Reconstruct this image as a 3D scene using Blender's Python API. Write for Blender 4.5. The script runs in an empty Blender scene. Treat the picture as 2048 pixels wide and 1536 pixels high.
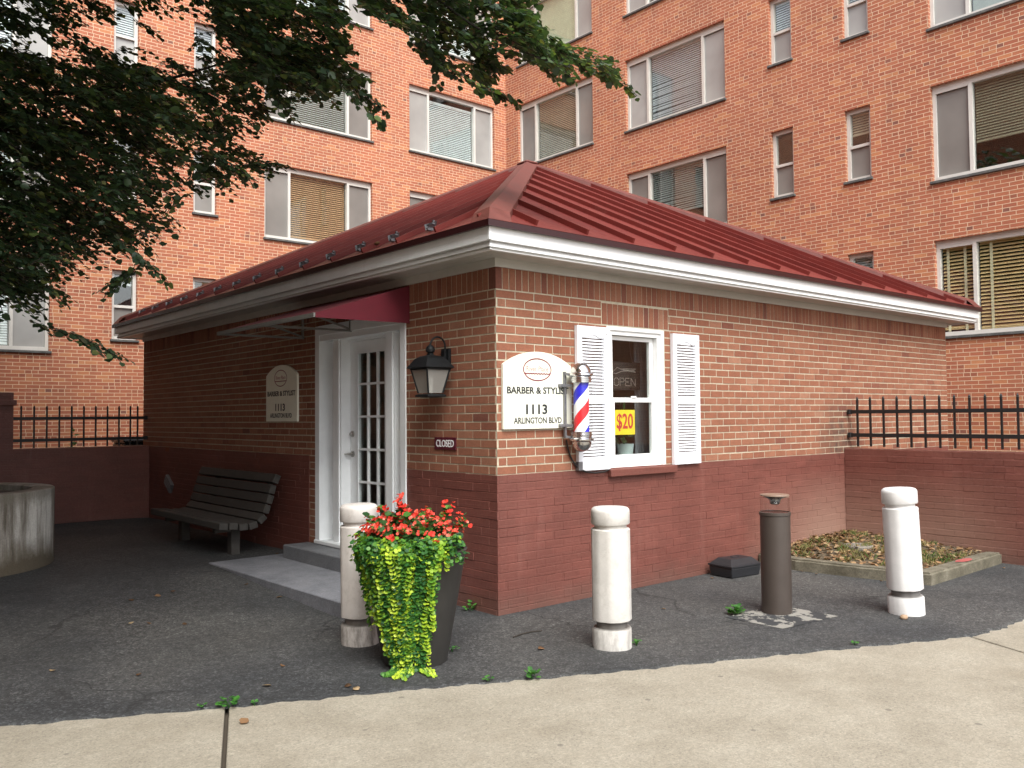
import bpy, bmesh, math, random
import numpy as np
from mathutils import Vector, Matrix
R = math.radians
rng = random.Random(7)
nrg = np.random.default_rng(11)
S = bpy.context.scene
COL = S.collection

# ------------------------------------------------------------------ helpers
def tag(o, label=None, cat=None, group=None, kind=None):
    if label: o['label'] = label
    if cat: o['category'] = cat
    if group: o['group'] = group
    if kind: o['kind'] = kind
    return o

def empty(name, loc, label, cat, group=None):
    o = bpy.data.objects.new(name, None); COL.objects.link(o)
    o.location = loc; o.empty_display_size = .1
    bpy.context.view_layer.update()
    return tag(o, label, cat, group)

def link(name, me, mat=None, parent=None):
    o = bpy.data.objects.new(name, me); COL.objects.link(o)
    if mat is not None and not len(me.materials): me.materials.append(mat)
    if parent is not None:
        o.parent = parent
        o.matrix_parent_inverse = parent_world(parent).inverted()
    return o

def parent_world(p):
    m = p.matrix_basis.copy()
    q = p
    while q.parent is not None:
        m = q.parent.matrix_basis @ (q.matrix_parent_inverse @ m) if False else q.parent.matrix_basis @ q.matrix_parent_inverse @ m if q.parent.parent is None else parent_world(q.parent) @ q.matrix_parent_inverse @ q.matrix_basis
        break
    return m

def box_uv(me):
    uv = me.uv_layers.new(name='UVMap')
    n = len(me.polygons)
    if n == 0: return
    nl = len(me.loops)
    co = np.empty(len(me.vertices)*3, np.float32); me.vertices.foreach_get('co', co); co = co.reshape(-1, 3)
    li = np.empty(nl, np.int32); me.loops.foreach_get('vertex_index', li)
    nrm = np.empty(n*3, np.float32); me.polygons.foreach_get('normal', nrm); nrm = np.abs(nrm.reshape(-1, 3))
    lt = np.empty(n, np.int32); me.polygons.foreach_get('loop_total', lt)
    ax = np.repeat(np.argmax(nrm, 1), lt)
    p = co[li]
    u = np.where(ax == 0, p[:, 1], p[:, 0]); v = np.where(ax == 2, p[:, 1], p[:, 2])
    uv.data.foreach_set('uv', np.stack([u, v], 1).astype(np.float32).ravel())

class MB:
    """collects shapes for ONE mesh object"""
    def __init__(s): s.v = []; s.f = []; s.r = []; s.rv = 0.5
    def add(s, vs, fs):
        b = len(s.v); s.v += [tuple(map(float, v)) for v in vs]
        for f in fs: s.f.append(tuple(b+i for i in f)); s.r.append(s.rv)
        return s
    def quad(s, a, b, c, d): return s.add([a, b, c, d], [(0, 1, 2, 3)])
    def box(s, x0, x1, y0, y1, z0, z1, P=None):
        vs = [(x, y, z) for z in (z0, z1) for y in (y0, y1) for x in (x0, x1)]
        if P: vs = [P(*v) for v in vs]
        return s.add(vs, [(0, 2, 3, 1), (4, 5, 7, 6), (0, 1, 5, 4), (2, 6, 7, 3), (0, 4, 6, 2), (1, 3, 7, 5)])
    def cbox(s, x0, x1, y0, y1, z0, z1, b=.004, P=None):
        """box with chamfered edges"""
        bm = bmesh.new(); bmesh.ops.create_cube(bm, size=1)
        for v in bm.verts:
            v.co = Vector(((x0+x1)/2+v.co.x*(x1-x0), (y0+y1)/2+v.co.y*(y1-y0), (z0+z1)/2+v.co.z*(z1-z0)))
        bmesh.ops.bevel(bm, geom=bm.edges[:], offset=b, segments=1, affect='EDGES')
        bm.verts.index_update()
        vs = [tuple(v.co) for v in bm.verts]
        if P: vs = [P(*v) for v in vs]
        fs = [tuple(v.index for v in f.verts) for f in bm.faces]
        bm.free()
        return s.add(vs, fs)
    def bar(s, a, b, w, h=None, up=(0, 0, 1)):
        a = Vector(a); b = Vector(b); h = h or w
        d = (b-a).normalized(); up = Vector(up)
        if abs(d.dot(up)) > .98: up = Vector((0, 1, 0))
        x = d.cross(up).normalized()*w/2; y = x.cross(d).normalized()*h/2
        vs = [a-x-y, a+x-y, a+x+y, a-x+y, b-x-y, b+x-y, b+x+y, b-x+y]
        return s.add(vs, [(0, 1, 2, 3), (7, 6, 5, 4), (0, 4, 5, 1), (1, 5, 6, 2), (2, 6, 7, 3), (3, 7, 4, 0)])
    def tube(s, pts, rad, n=8, cap=True):
        pts = [Vector(p) for p in pts]; m = len(pts)
        rad = rad if isinstance(rad, (list, tuple)) else [rad]*m
        vs = []; prev = None
        for i, p in enumerate(pts):
            d = (pts[min(i+1, m-1)]-pts[max(i-1, 0)]).normalized()
            ref = Vector((0, 0, 1)) if abs(d.z) < .9 else Vector((1, 0, 0))
            if prev is None: x = d.cross(ref).normalized()
            else:
                x = prev-d*prev.dot(d); x = x.normalized() if x.length > 1e-5 else d.cross(ref).normalized()
            prev = x; y = d.cross(x)
            for k in range(n):
                a = 2*math.pi*k/n; vs.append(p+(x*math.cos(a)+y*math.sin(a))*rad[i])
        fs = []
        for i in range(m-1):
            for k in range(n):
                fs.append((i*n+k, i*n+(k+1) % n, (i+1)*n+(k+1) % n, (i+1)*n+k))
        if cap: fs += [tuple(range(n))[::-1], tuple((m-1)*n+k for k in range(n))]
        return s.add(vs, fs)
    def lathe(s, prof, c=(0, 0, 0), n=40, wob=None):
        """profile [(r,z)] turned about the vertical through c"""
        vs = []; rows = []
        for r, z in prof:
            row = []
            for k in range(n):
                a = 2*math.pi*k/n
                rr = r+(wob(a, z) if wob else 0)
                row.append(len(vs)); vs.append((c[0]+rr*math.cos(a), c[1]+rr*math.sin(a), c[2]+z))
            rows.append(row)
        fs = []
        for i in range(len(rows)-1):
            for k in range(n):
                fs.append((rows[i][k], rows[i][(k+1) % n], rows[i+1][(k+1) % n], rows[i+1][k]))
        if prof[0][0] > 1e-4: fs.append(tuple(rows[0][::-1]))
        if prof[-1][0] > 1e-4: fs.append(tuple(rows[-1]))
        return s.add(vs, fs)
    def prism(s, pts, ext):
        """closed outline (list of 3-D points) swept by vector ext"""
        n = len(pts); e = Vector(ext)
        vs = [Vector(p) for p in pts]+[Vector(p)+e for p in pts]
        fs = [tuple(range(n))[::-1], tuple(range(n, 2*n))]+[(k, (k+1) % n, n+(k+1) % n, n+k) for k in range(n)]
        return s.add(vs, fs)
    def build(s, name, mat, parent=None, smooth=None, recalc=True, attr=False):
        me = bpy.data.meshes.new(name)
        me.from_pydata(s.v, [], s.f); me.update()
        if attr:
            at = me.attributes.new('rnd', 'FLOAT', 'FACE'); at.data.foreach_set('value', np.array(s.r, np.float32))
        if recalc:
            bm = bmesh.new(); bm.from_mesh(me); bmesh.ops.recalc_face_normals(bm, faces=bm.faces[:]); bm.to_mesh(me); bm.free()
        box_uv(me)
        if smooth is not None:
            me.polygons.foreach_set('use_smooth', np.ones(len(me.polygons), bool)); me.set_sharp_from_angle(angle=R(smooth))
        return link(name, me, mat, parent)

def np_mesh(name, V, F, mat, parent=None, rnd=None, smooth=False):
    """quads from arrays"""
    me = bpy.data.meshes.new(name); nf = len(F)
    me.vertices.add(len(V)); me.vertices.foreach_set('co', np.asarray(V, np.float32).ravel())
    me.loops.add(nf*4); me.loops.foreach_set('vertex_index', np.asarray(F, np.int32).ravel())
    me.polygons.add(nf); me.polygons.foreach_set('loop_start', np.arange(nf, dtype=np.int32)*4)
    me.update(calc_edges=True)
    if rnd is not None:
        at = me.attributes.new('rnd', 'FLOAT', 'FACE'); at.data.foreach_set('value', np.asarray(rnd, np.float32))
    if smooth: me.polygons.foreach_set('use_smooth', np.ones(nf, bool))
    return link(name, me, mat, parent)

LEAF = np.array([(0, 0, 0), (-.38, .22, .07), (-.42, .58, .05), (0, 1, -.06), (.42, .58, .05), (.38, .22, .07)])
ROUND = np.array([(0, 0, 0), (-.46, .22, .04), (-.46, .76, .04), (0, 1, .0), (.46, .76, .04), (.46, .22, .04)])
def leaves(C, D, N, L, tmpl=LEAF):
    """leaf blades: base C, direction D, normal N, length L -> verts, faces (2 quads each)"""
    C = np.asarray(C, float); D = np.asarray(D, float); N = np.asarray(N, float); L = np.asarray(L, float)
    D = D/np.linalg.norm(D, axis=1, keepdims=True)
    X = np.cross(D, N); X /= np.linalg.norm(X, axis=1, keepdims=True)+1e-9
    N = np.cross(X, D)
    V = C[:, None, :]+L[:, None, None]*(tmpl[None, :, 0:1]*X[:, None]+tmpl[None, :, 1:2]*D[:, None]+tmpl[None, :, 2:3]*N[:, None])
    b = np.arange(len(C))[:, None]*6
    F = np.concatenate([b+np.array([[0, 3, 2, 1]]), b+np.array([[0, 5, 4, 3]])], 1).reshape(-1, 4)
    return V.reshape(-1, 3), F

# ------------------------------------------------------------------ materials
class NT:
    def __init__(s, name):
        m = bpy.data.materials.new(name); m.use_nodes = True; s.m = m
        s.t = m.node_tree; s.t.nodes.clear()
        s.out = s.n('ShaderNodeOutputMaterial')
    def n(s, typ, **kw):
        o = s.t.nodes.new(typ)
        for k, v in kw.items():
            if k.startswith('i_'): o.inputs[k[2:].replace('_', ' ')].default_value = v
            else: setattr(o, k, v)
        return o
    def l(s, a, b): s.t.links.new(a, b)
    def math(s, op, a, b=None, c=None):
        o = s.n('ShaderNodeMath', operation=op)
        for i, x in enumerate((a, b, c)):
            if x is None: continue
            if isinstance(x, (int, float)): o.inputs[i].default_value = x
            else: s.l(x, o.inputs[i])
        return o.outputs[0]
    def noise(s, scale, detail=4, rough=.6, vec=None, dim='3D', out='Fac'):
        o = s.n('ShaderNodeTexNoise', noise_dimensions=dim); o.inputs['Scale'].default_value = scale
        o.inputs['Detail'].default_value = detail; o.inputs['Roughness'].default_value = rough
        if vec is not None: s.l(vec, o.inputs['Vector'])
        return o.outputs[out]
    def ramp(s, fac, stops, interp='LINEAR'):
        o = s.n('ShaderNodeValToRGB'); o.color_ramp.interpolation = interp
        e = o.color_ramp.elements
        while len(e) < len(stops): e.new(.5)
        for k, (p, c) in enumerate(stops):
            e[k].position = p; e[k].color = (c, c, c, 1) if isinstance(c, (int, float)) else (*c, 1)
        s.l(fac, o.inputs[0]); return o.outputs[0]
    def mix(s, fac, a, b, typ='MIX'):
        o = s.n('ShaderNodeMix', data_type='RGBA', blend_type=typ)
        for i, x in ((0, fac), (6, a), (7, b)):
            if isinstance(x, (int, float)): o.inputs[i].default_value = x if i == 0 else (x, x, x, 1)
            elif isinstance(x, tuple): o.inputs[i].default_value = (*x, 1)
            else: s.l(x, o.inputs[i])
        return o.outputs[2]
    def principled(s, col=None, rough=.5, metal=0, **kw):
        p = s.n('ShaderNodeBsdfPrincipled')
        if isinstance(col, tuple): p.inputs['Base Color'].default_value = (*col, 1)
        elif col is not None: s.l(col, p.inputs['Base Color'])
        if isinstance(rough, (int, float)): p.inputs['Roughness'].default_value = rough
        else: s.l(rough, p.inputs['Roughness'])
        p.inputs['Metallic'].default_value = metal
        for k, v in kw.items(): p.inputs[k.replace('_', ' ')].default_value = v
        s.l(p.outputs[0], s.out.inputs[0]); s.p = p; return p
    def bump(s, h, dist=.005, strength=.6):
        b = s.n('ShaderNodeBump'); b.inputs['Distance'].default_value = dist; b.inputs['Strength'].default_value = strength
        s.l(h, b.inputs['Height']); s.l(b.outputs[0], s.p.inputs['Normal'])
    def obj(s): return s.n('ShaderNodeTexCoord').outputs['Object']
    def uv(s): return s.n('ShaderNodeUVMap').outputs[0]
    def geo(s): return s.n('ShaderNodeNewGeometry').outputs['Position']
    def attr(s): return s.n('ShaderNodeAttribute', attribute_name='rnd').outputs['Fac']

def scaled(t, vec, sc):
    o = t.n('ShaderNodeVectorMath', operation='MULTIPLY'); t.l(vec, o.inputs[0]); o.inputs[1].default_value = sc; return o.outputs[0]

def simple(name, col, rough=.5, metal=0, var=.12, scale=12, bump=0, **kw):
    """one colour, broken up by procedural noise"""
    t = NT(name); g = t.obj()
    n1 = t.noise(scale, 5, .65, g)
    f = t.ramp(n1, [(.3, 1-var), (.7, 1+var*.6)])
    c = t.mix(1.0, col, f, 'MULTIPLY')
    r = t.math('ADD', t.math('MULTIPLY', n1, .2), rough-.1)
    t.principled(c, r, metal, **kw)
    if bump: t.bump(t.noise(scale*8, 4, .7, g), .002, bump)
    return t.m

def brick_mask(t, bw, bh, mortar, split=.14):
    """running bond from UVs in metres: mask (1=brick), three randoms per brick"""
    uv = t.uv()
    wob = t.noise(9, 3, .6, uv, out='Color')
    o = t.n('ShaderNodeVectorMath', operation='MULTIPLY_ADD'); t.l(wob, o.inputs[0]); o.inputs[1].default_value = (.005, .005, 0)
    t.l(uv, o.inputs[2])
    sp = t.n('ShaderNodeSeparateXYZ'); t.l(o.outputs[0], sp.inputs[0])
    v = t.math('DIVIDE', sp.outputs[1], bh); row = t.math('FLOOR', v); fv = t.math('FRACT', v)
    rw = t.n('ShaderNodeTexWhiteNoise', noise_dimensions='1D'); t.l(row, rw.inputs['W'])
    u = t.math('ADD', t.math('DIVIDE', sp.outputs[0], bw), t.math('MULTIPLY', t.math('FLOORED_MODULO', row, 2), .5))
    u = t.math('ADD', u, t.math('MULTIPLY', rw.outputs[0], .16))
    col = t.math('FLOOR', u); fu = t.math('FRACT', u)
    cv = t.n('ShaderNodeCombineXYZ'); t.l(col, cv.inputs[0]); t.l(row, cv.inputs[1])
    w1 = t.n('ShaderNodeTexWhiteNoise', noise_dimensions='2D'); t.l(cv.outputs[0], w1.inputs['Vector'])
    issp = t.math('LESS_THAN', w1.outputs[0], split)
    k = t.math('ADD', 1.0, issp)
    fu2 = t.math('FRACT', t.math('MULTIPLY', fu, k)); half = t.math('FLOOR', t.math('MULTIPLY', fu, k))
    cv2 = t.n('ShaderNodeCombineXYZ'); t.l(t.math('ADD', col, t.math('MULTIPLY', half, .37)), cv2.inputs[0]); t.l(row, cv2.inputs[1])
    w2 = t.n('ShaderNodeTexWhiteNoise', noise_dimensions='2D'); t.l(cv2.outputs[0], w2.inputs['Vector'])
    ew = t.math('DIVIDE', bw, k)
    du = t.math('MULTIPLY', t.math('MINIMUM', fu2, t.math('SUBTRACT', 1.0, fu2)), ew)
    dv = t.math('MULTIPLY', t.math('MINIMUM', fv, t.math('SUBTRACT', 1.0, fv)), bh)
    d = t.math('MINIMUM', du, dv)
    mr = t.n('ShaderNodeMapRange', interpolation_type='SMOOTHSTEP'); t.l(d, mr.inputs[0])
    mr.inputs[1].default_value = mortar/2-.0012; mr.inputs[2].default_value = mortar/2+.0012
    sc = t.n('ShaderNodeSeparateColor'); t.l(w2.outputs['Color'], sc.inputs[0])
    return uv, mr.outputs[0], w2.outputs[0], sc.outputs[1], sc.outputs[2]

def mat_building():
    t = NT('orange_brickwork')
    uv, m, r1, r2, r3 = brick_mask(t, .2125, .0655, .0105)
    c = t.ramp(r1, [(0, (.21, .085, .062)), (.02, (.32, .102, .056)), (.2, (.375, .118, .063)), (.5, (.405, .130, .068)), (.85, (.44, .155, .078)), (.94, (.49, .19, .086)), (1, (.51, .215, .10))])
    big = t.ramp(t.noise(.55, 4, .6, uv), [(.3, .86), (.7, 1.12)])
    fine = t.ramp(t.noise(55, 4, .7, uv), [(.25, .84), (.75, 1.12)])
    c = t.mix(1, t.mix(1, c, big, 'MULTIPLY'), fine, 'MULTIPLY')
    mc = t.mix(t.ramp(t.noise(3, 4, .6, uv), [(.35, 0.), (.7, 1.)]), (.70, .52, .36), (.58, .39, .25))
    stk = t.ramp(t.noise(2.6, 5, .7, scaled(t, uv, (1, .09, 1))), [(.42, 0.), (.7, 1.)])
    allc = t.mix(t.math('MULTIPLY', stk, .16), t.mix(m, mc, c), (.20, .13, .10))
    eff = t.ramp(t.noise(1.7, 6, .75, uv), [(.62, 0.), (.74, 1.)])
    allc = t.mix(t.math('MULTIPLY', eff, .22), allc, (.62, .46, .36))
    p = t.principled(allc, .85)
    t.bump(t.math('ADD', m, t.math('MULTIPLY', t.noise(70, 3, .6, uv), .3)), .005, .55)
    return t.m

def mat_shopbrick():
    t = NT('shop_brick'); r = t.attr(); g = t.geo()
    c = t.ramp(r, [(0, (.165, .055, .035)), (.12, (.215, .073, .043)), (.35, (.247, .092, .050)), (.6, (.272, .108, .060)), (.85, (.30, .130, .076)), (1, (.325, .165, .103))])
    fine = t.ramp(t.noise(60, 5, .75, g), [(.25, .72), (.75, 1.2)])
    mid = t.ramp(t.noise(7, 4, .65, g), [(.3, .85), (.75, 1.12)])
    c = t.mix(1, t.mix(1, c, fine, 'MULTIPLY'), mid, 'MULTIPLY')
    # mildew that crept along the wall beside the fence post
    sp = t.n('ShaderNodeVectorMath', operation='DISTANCE'); t.l(g, sp.inputs[0]); sp.inputs[1].default_value = (5.35, 0, 1.25)
    st = t.math('MULTIPLY', t.ramp(sp.outputs['Value'], [(.1, 1.), (.62, 0.)]), t.ramp(t.noise(9, 4, .7, g), [(.3, .15), (.62, 1.)]))
    c = t.mix(t.math('MULTIPLY', st, .85), c, (.035, .03, .026))
    t.principled(c, .85)
    t.bump(t.noise(160, 5, .75, g), .003, .5)
    return t.m

def mat_mortar():
    t = NT('shop_mortar'); g = t.geo()
    c = t.ramp(t.noise(30, 5, .7, g), [(.25, (.37, .325, .24)), (.55, (.49, .44, .33)), (.8, (.56, .51, .39))])
    t.principled(c, .95); t.bump(t.noise(120, 4, .7, g), .003, .6)
    return t.m

def mat_paint_maroon():
    t = NT('maroon_masonry_paint')
    uv, m, r1, r2, r3 = brick_mask(t, .2087, .0715, .006, .0)
    g = t.geo()
    c = t.ramp(t.noise(1.1, 5, .6, g), [(.3, (.120, .036, .026)), (.55, (.150, .046, .034)), (.8, (.178, .061, .046))])
    c = t.mix(1, c, t.ramp(r2, [(0, .90), (1, 1.08)]), 'MULTIPLY')
    # bare faded paint low in the corner over the soil bed
    sx = t.n('ShaderNodeSeparateXYZ'); t.l(g, sx.inputs[0])
    dx = t.math('ABSOLUTE', t.math('SUBTRACT', sx.outputs[0], 5.0))
    fz = t.math('MULTIPLY', t.ramp(t.math('DIVIDE', dx, 1.9), [(.1, 1.), (.9, 0.)]), t.ramp(sx.outputs[2], [(.25, 1.), (.95, 0.)]))
    fz = t.math('MULTIPLY', fz, t.ramp(t.math('ADD', sx.outputs[1], 2.2), [(.1, 0.), (.9, 1.)]))
    c = t.mix(t.math('MULTIPLY', fz, .85), c, (.27, .165, .125))
    chips = t.ramp(t.noise(19, 6, .75, g), [(.66, 0.), (.69, 1.)])
    c = t.mix(t.math('MULTIPLY', chips, .6), c, (.085, .035, .03))
    dust = t.ramp(t.noise(40, 5, .8, g), [(.45, 0.), (.8, 1.)])
    c = t.mix(t.math('MULTIPLY', dust, .20), c, (.34, .185, .145))
    drip = t.math('MULTIPLY', t.ramp(t.noise(7, 6, .7, scaled(t, g, (1, 1, .12))), [(.55, 0.), (.72, 1.)]), t.ramp(t.noise(1.3, 3, .5, g), [(.42, 0.), (.62, 1.)]))
    c = t.mix(t.math('MULTIPLY', drip, .22), c, (.30, .17, .14))
    splash = t.math('MULTIPLY', t.ramp(t.math('ADD', sx.outputs[2], t.math('MULTIPLY', t.noise(5, 4, .7, g), .25)), [(.12, 1.), (.34, 0.)]), .45)
    c = t.mix(splash, c, (.115, .075, .058))
    t.principled(c, .55)
    h = t.math('ADD', t.math('MULTIPLY', m, .35), t.math('ADD', t.noise(35, 5, .7, g), t.math('MULTIPLY', chips, -.5)))
    t.bump(h, .004, .45)
    return t.m

def mat_asphalt():
    t = NT('asphalt'); g = t.geo()
    c = t.ramp(t.noise(1.3, 6, .62, g), [(.32, (.021, .0222, .0238)), (.5, (.032, .0332, .0345)), (.68, (.050, .0505, .0505))])
    c = t.mix(t.ramp(t.noise(.45, 3, .5, g), [(.45, 0.), (.7, .55)]), c, (.088, .084, .076))
    vg = t.n('ShaderNodeTexVoronoi'); vg.inputs['Scale'].default_value = 95; t.l(g, vg.inputs['Vector'])
    sc_ = t.n('ShaderNodeSeparateColor'); t.l(vg.outputs['Color'], sc_.inputs[0])
    c = t.mix(1, c, t.ramp(sc_.outputs[0], [(0, .55), (.6, .95), (.85, 1.3), (1, 2.3)]), 'MULTIPLY')
    c = t.mix(1, c, t.ramp(t.noise(17, 5, .75, g), [(.36, .66), (.62, 1.32)]), 'MULTIPLY')
    sp = t.n('ShaderNodeTexVoronoi'); sp.inputs['Scale'].default_value = 42; t.l(g, sp.inputs['Vector'])
    spk = t.math('MULTIPLY', t.ramp(sp.outputs['Distance'], [(.07, 1.), (.12, 0.)]), t.ramp(t.noise(4.5, 2, .5, g), [(.5, 0.), (.6, 1.)]))
    c = t.mix(t.math('MULTIPLY', spk, .7), c, (.30, .28, .25))
    scf = t.ramp(t.noise(5, 6, .8, scaled(t, g, (1, 3.2, 1))), [(.62, 0.), (.72, 1.)])
    c = t.mix(t.math('MULTIPLY', scf, .35), c, (.16, .155, .145))
    # hairline cracks
    dn = t.noise(2.2, 3, .6, g, out='Color')
    o = t.n('ShaderNodeVectorMath', operation='MULTIPLY_ADD'); t.l(dn, o.inputs[0]); o.inputs[1].default_value = (.5, .5, 0); t.l(g, o.inputs[2])
    vo = t.n('ShaderNodeTexVoronoi', feature='DISTANCE_TO_EDGE'); vo.inputs['Scale'].default_value = .42; t.l(o.outputs[0], vo.inputs['Vector'])
    ck = t.math('MULTIPLY', t.ramp(vo.outputs['Distance'], [(.0, 1.), (.006, 0.)]), t.ramp(t.noise(.9, 2, .5, g), [(.46, 0.), (.56, 1.)]))
    c = t.mix(t.math('MULTIPLY', ck, .8), c, (.012, .012, .012))
    t.principled(c, .82)
    h = t.math('SUBTRACT', t.noise(140, 4, .75, g), t.math('MULTIPLY', ck, 1.5))
    t.bump(t.math('ADD', h, t.math('MULTIPLY', t.noise(6, 3, .6, g), 1.5)), .004, .6)
    return t.m

def mat_concrete(name, a, b, c3, rough=.85, scale=2.2, stain=.25, pits=True):
    t = NT(name); g = t.geo()
    c = t.ramp(t.noise(scale, 6, .66, g), [(.27, a), (.5, b), (.75, c3)])
    c = t.mix(1, c, t.ramp(t.noise(60, 5, .8, g), [(.36, .80), (.64, 1.14)]), 'MULTIPLY')
    vg = t.n('ShaderNodeTexVoronoi'); vg.inputs['Scale'].default_value = 150; t.l(g, vg.inputs['Vector'])
    sc_ = t.n('ShaderNodeSeparateColor'); t.l(vg.outputs['Color'], sc_.inputs[0])
    c = t.mix(1, c, t.ramp(sc_.outputs[0], [(0, .70), (.12, .93), (.85, 1.04), (1, 1.22)]), 'MULTIPLY')
    s = t.ramp(t.noise(scale*2.3, 7, .75, g), [(.56, 0.), (.74, 1.)])
    c = t.mix(t.math('MULTIPLY', s, stain), c, tuple(x*.5 for x in a))
    if pits:
        v = t.n('ShaderNodeTexVoronoi'); v.inputs['Scale'].default_value = 26; t.l(g, v.inputs['Vector'])
        pm = t.math('MULTIPLY', t.ramp(v.outputs['Distance'], [(.05, 1.), (.11, 0.)]), t.ramp(t.noise(7, 2, .5, g), [(.55, 0.), (.62, 1.)]))
        c = t.mix(t.math('MULTIPLY', pm, .6), c, tuple(x*.35 for x in a))
    if name.startswith('sidewalk'):
        v2 = t.n('ShaderNodeTexVoronoi'); v2.inputs['Scale'].default_value = 3.1; t.l(g, v2.inputs['Vector'])
        gum = t.math('MULTIPLY', t.ramp(v2.outputs['Distance'], [(.045, 1.), (.065, 0.)]), .55)
        c = t.mix(gum, c, (.075, .068, .058))
        dk = t.ramp(t.noise(.8, 6, .7, g), [(.50, 0.), (.70, 1.)]); c = t.mix(t.math('MULTIPLY', dk, .28), c, (.20, .165, .115))
    t.principled(c, rough)
    t.bump(t.noise(110, 4, .7, g), .003, .45)
    return t.m

def mat_leaf(name, stops, trans=.3, rough=.42, sheen=.4):
    t = NT(name); c = t.ramp(t.attr(), stops)
    p = t.principled(c, rough); p.inputs['Specular IOR Level'].default_value = sheen
    tr = t.n('ShaderNodeBsdfTranslucent')
    t.l(t.mix(1, c, (1.5, 1.7, .7), 'MULTIPLY'), tr.inputs[0])
    mx = t.n('ShaderNodeMixShader'); mx.inputs[0].default_value = trans
    t.l(p.outputs[0], mx.inputs[1]); t.l(tr.outputs[0], mx.inputs[2]); t.l(mx.outputs[0], t.out.inputs[0])
    return t.m

def mat_glass(name='window_glass', tint=(.94, .96, .95), ior=1.5, rough=.01):
    t = NT(name)
    tr = t.n('ShaderNodeBsdfTransparent'); tr.inputs[0].default_value = (*tint, 1)
    gl = t.n('ShaderNodeBsdfGlossy'); gl.inputs['Roughness'].default_value = rough
    g = t.geo(); b = t.n('ShaderNodeBump'); b.inputs['Distance'].default_value = .01; b.inputs['Strength'].default_value = .06
    t.l(t.noise(2.2, 2, .5, g), b.inputs['Height']); t.l(b.outputs[0], gl.inputs['Normal'])
    ge = t.n('ShaderNodeNewGeometry'); dt = t.n('ShaderNodeVectorMath', operation='DOT_PRODUCT'); t.l(ge.outputs['Incoming'], dt.inputs[0]); t.l(ge.outputs['Normal'], dt.inputs[1])
    k = t.math('POWER', t.math('SUBTRACT', 1.0, t.math('ABSOLUTE', dt.outputs['Value'])), 5.0)
    r0 = ((ior-1)/(ior+1))**2
    f = t.math('ADD', t.math('MULTIPLY', k, 1-r0), r0)
    mx = t.n('ShaderNodeMixShader'); t.l(f, mx.inputs[0]); t.l(tr.outputs[0], mx.inputs[1]); t.l(gl.outputs[0], mx.inputs[2])
    t.l(mx.outputs[0], t.out.inputs[0]); return t.m

def mat_white(name, col, dirt=.35, dcol=(.30, .28, .24), rough=.45):
    t = NT(name); g = t.geo()
    c = t.mix(1, col, t.ramp(t.noise(3, 5, .65, g), [(.3, .92), (.7, 1.04)]), 'MULTIPLY')
    s = t.ramp(t.noise(6, 7, .78, scaled(t, g, (1, 1, .35))), [(.55, 0.), (.8, 1.)])
    c = t.mix(t.math('MULTIPLY', s, dirt), c, dcol)
    t.principled(c, rough); t.bump(t.noise(60, 4, .6, g), .0015, .3)
    return t.m

def mat_roof():
    t = NT('red_standing_seam_metal'); g = t.geo()
    c = t.ramp(t.noise(1.4, 6, .65, g), [(.25, (.112, .017, .014)), (.55, (.150, .023, .018)), (.8, (.180, .036, .028))])
    c = t.mix(t.math('MULTIPLY', t.ramp(t.noise(4, 7, .8, g), [(.55, 0.), (.75, 1.)]), .22), c, (.25, .13, .11))
    r = t.ramp(t.noise(7, 5, .7, g), [(.3, .42), (.7, .62)])
    t.principled(c, r, 0.0, Specular_IOR_Level=.32); t.bump(t.noise(5, 2, .5, g), .004, .12)
    return t.m

def mat_stripes():
    t = NT('barber_stripes'); o = t.obj(); s = t.n('ShaderNodeSeparateXYZ'); t.l(o, s.inputs[0])
    a = t.math('DIVIDE', t.math('ARCTAN2', s.outputs[1], s.outputs[0]), 2*math.pi)
    ph = t.math('FRACT', t.math('ADD', t.math('SUBTRACT', t.math('DIVIDE', s.outputs[2], .445), a), STRIPE_PHASE))
    c = t.ramp(ph, [(0, (.75, .03, .04)), (.25, (.86, .86, .90)), (.5, (.03, .03, .55)), (.75, (.86, .86, .90))], 'CONSTANT')
    t.principled(c, .3); return t.m
STRIPE_PHASE = .90

M = {}
M['bld'] = mat_building(); M['brick'] = mat_shopbrick(); M['mortar'] = mat_mortar(); M['maroon'] = mat_paint_maroon()
M['asphalt'] = mat_asphalt()
M['walk'] = mat_concrete('sidewalk_concrete', (.235, .208, .160), (.292, .262, .206), (.34, .31, .25), stain=.22)
M['dirt'] = simple('joint_dirt', (.07, .055, .04), .95, bump=.5)
M['slab'] = mat_concrete('grey_painted_slab', (.13, .135, .15), (.19, .195, .215), (.25, .25, .27), rough=.65, scale=5, stain=.5)
M['step'] = mat_concrete('grey_painted_step', (.12, .125, .135), (.15, .155, .165), (.18, .185, .195), rough=.6, scale=5, stain=.15)
M['kerb'] = mat_concrete('mossy_kerb_concrete', (.075, .066, .042), (.135, .12, .085), (.215, .195, .145), scale=6, stain=.5)
M['oldconc'] = mat_concrete('stained_planter_concrete', (.10, .085, .06), (.21, .19, .15), (.42, .39, .34), scale=3, stain=.7)
M['trim'] = mat_white('white_trim_paint', (.80, .81, .80), .18)
M['fasc'] = mat_white('white_fascia_paint', (.80, .81, .81), .22)
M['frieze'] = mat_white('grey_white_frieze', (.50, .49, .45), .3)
M['door'] = mat_white('white_door_paint', (.84, .87, .88), .06)
M['shut'] = mat_white('white_shutter', (.82, .84, .88), .06, rough=.4)
M['roof'] = mat_roof()
M['cap'] = simple('weathered_red_cap', (.135, .036, .028), .6, 0, .3, 5)
M['drip'] = simple('dark_red_drip_edge', (.03, .006, .007), .4)
M['glass'] = mat_glass(ior=1.5); M['bglass'] = mat_glass('facade_glass', ior=1.85)
M['dark'] = simple('dark_interior', (.03, .028, .026), .9)
M['dark2'] = simple('dim_room', (.11, .10, .09), .9)
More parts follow.
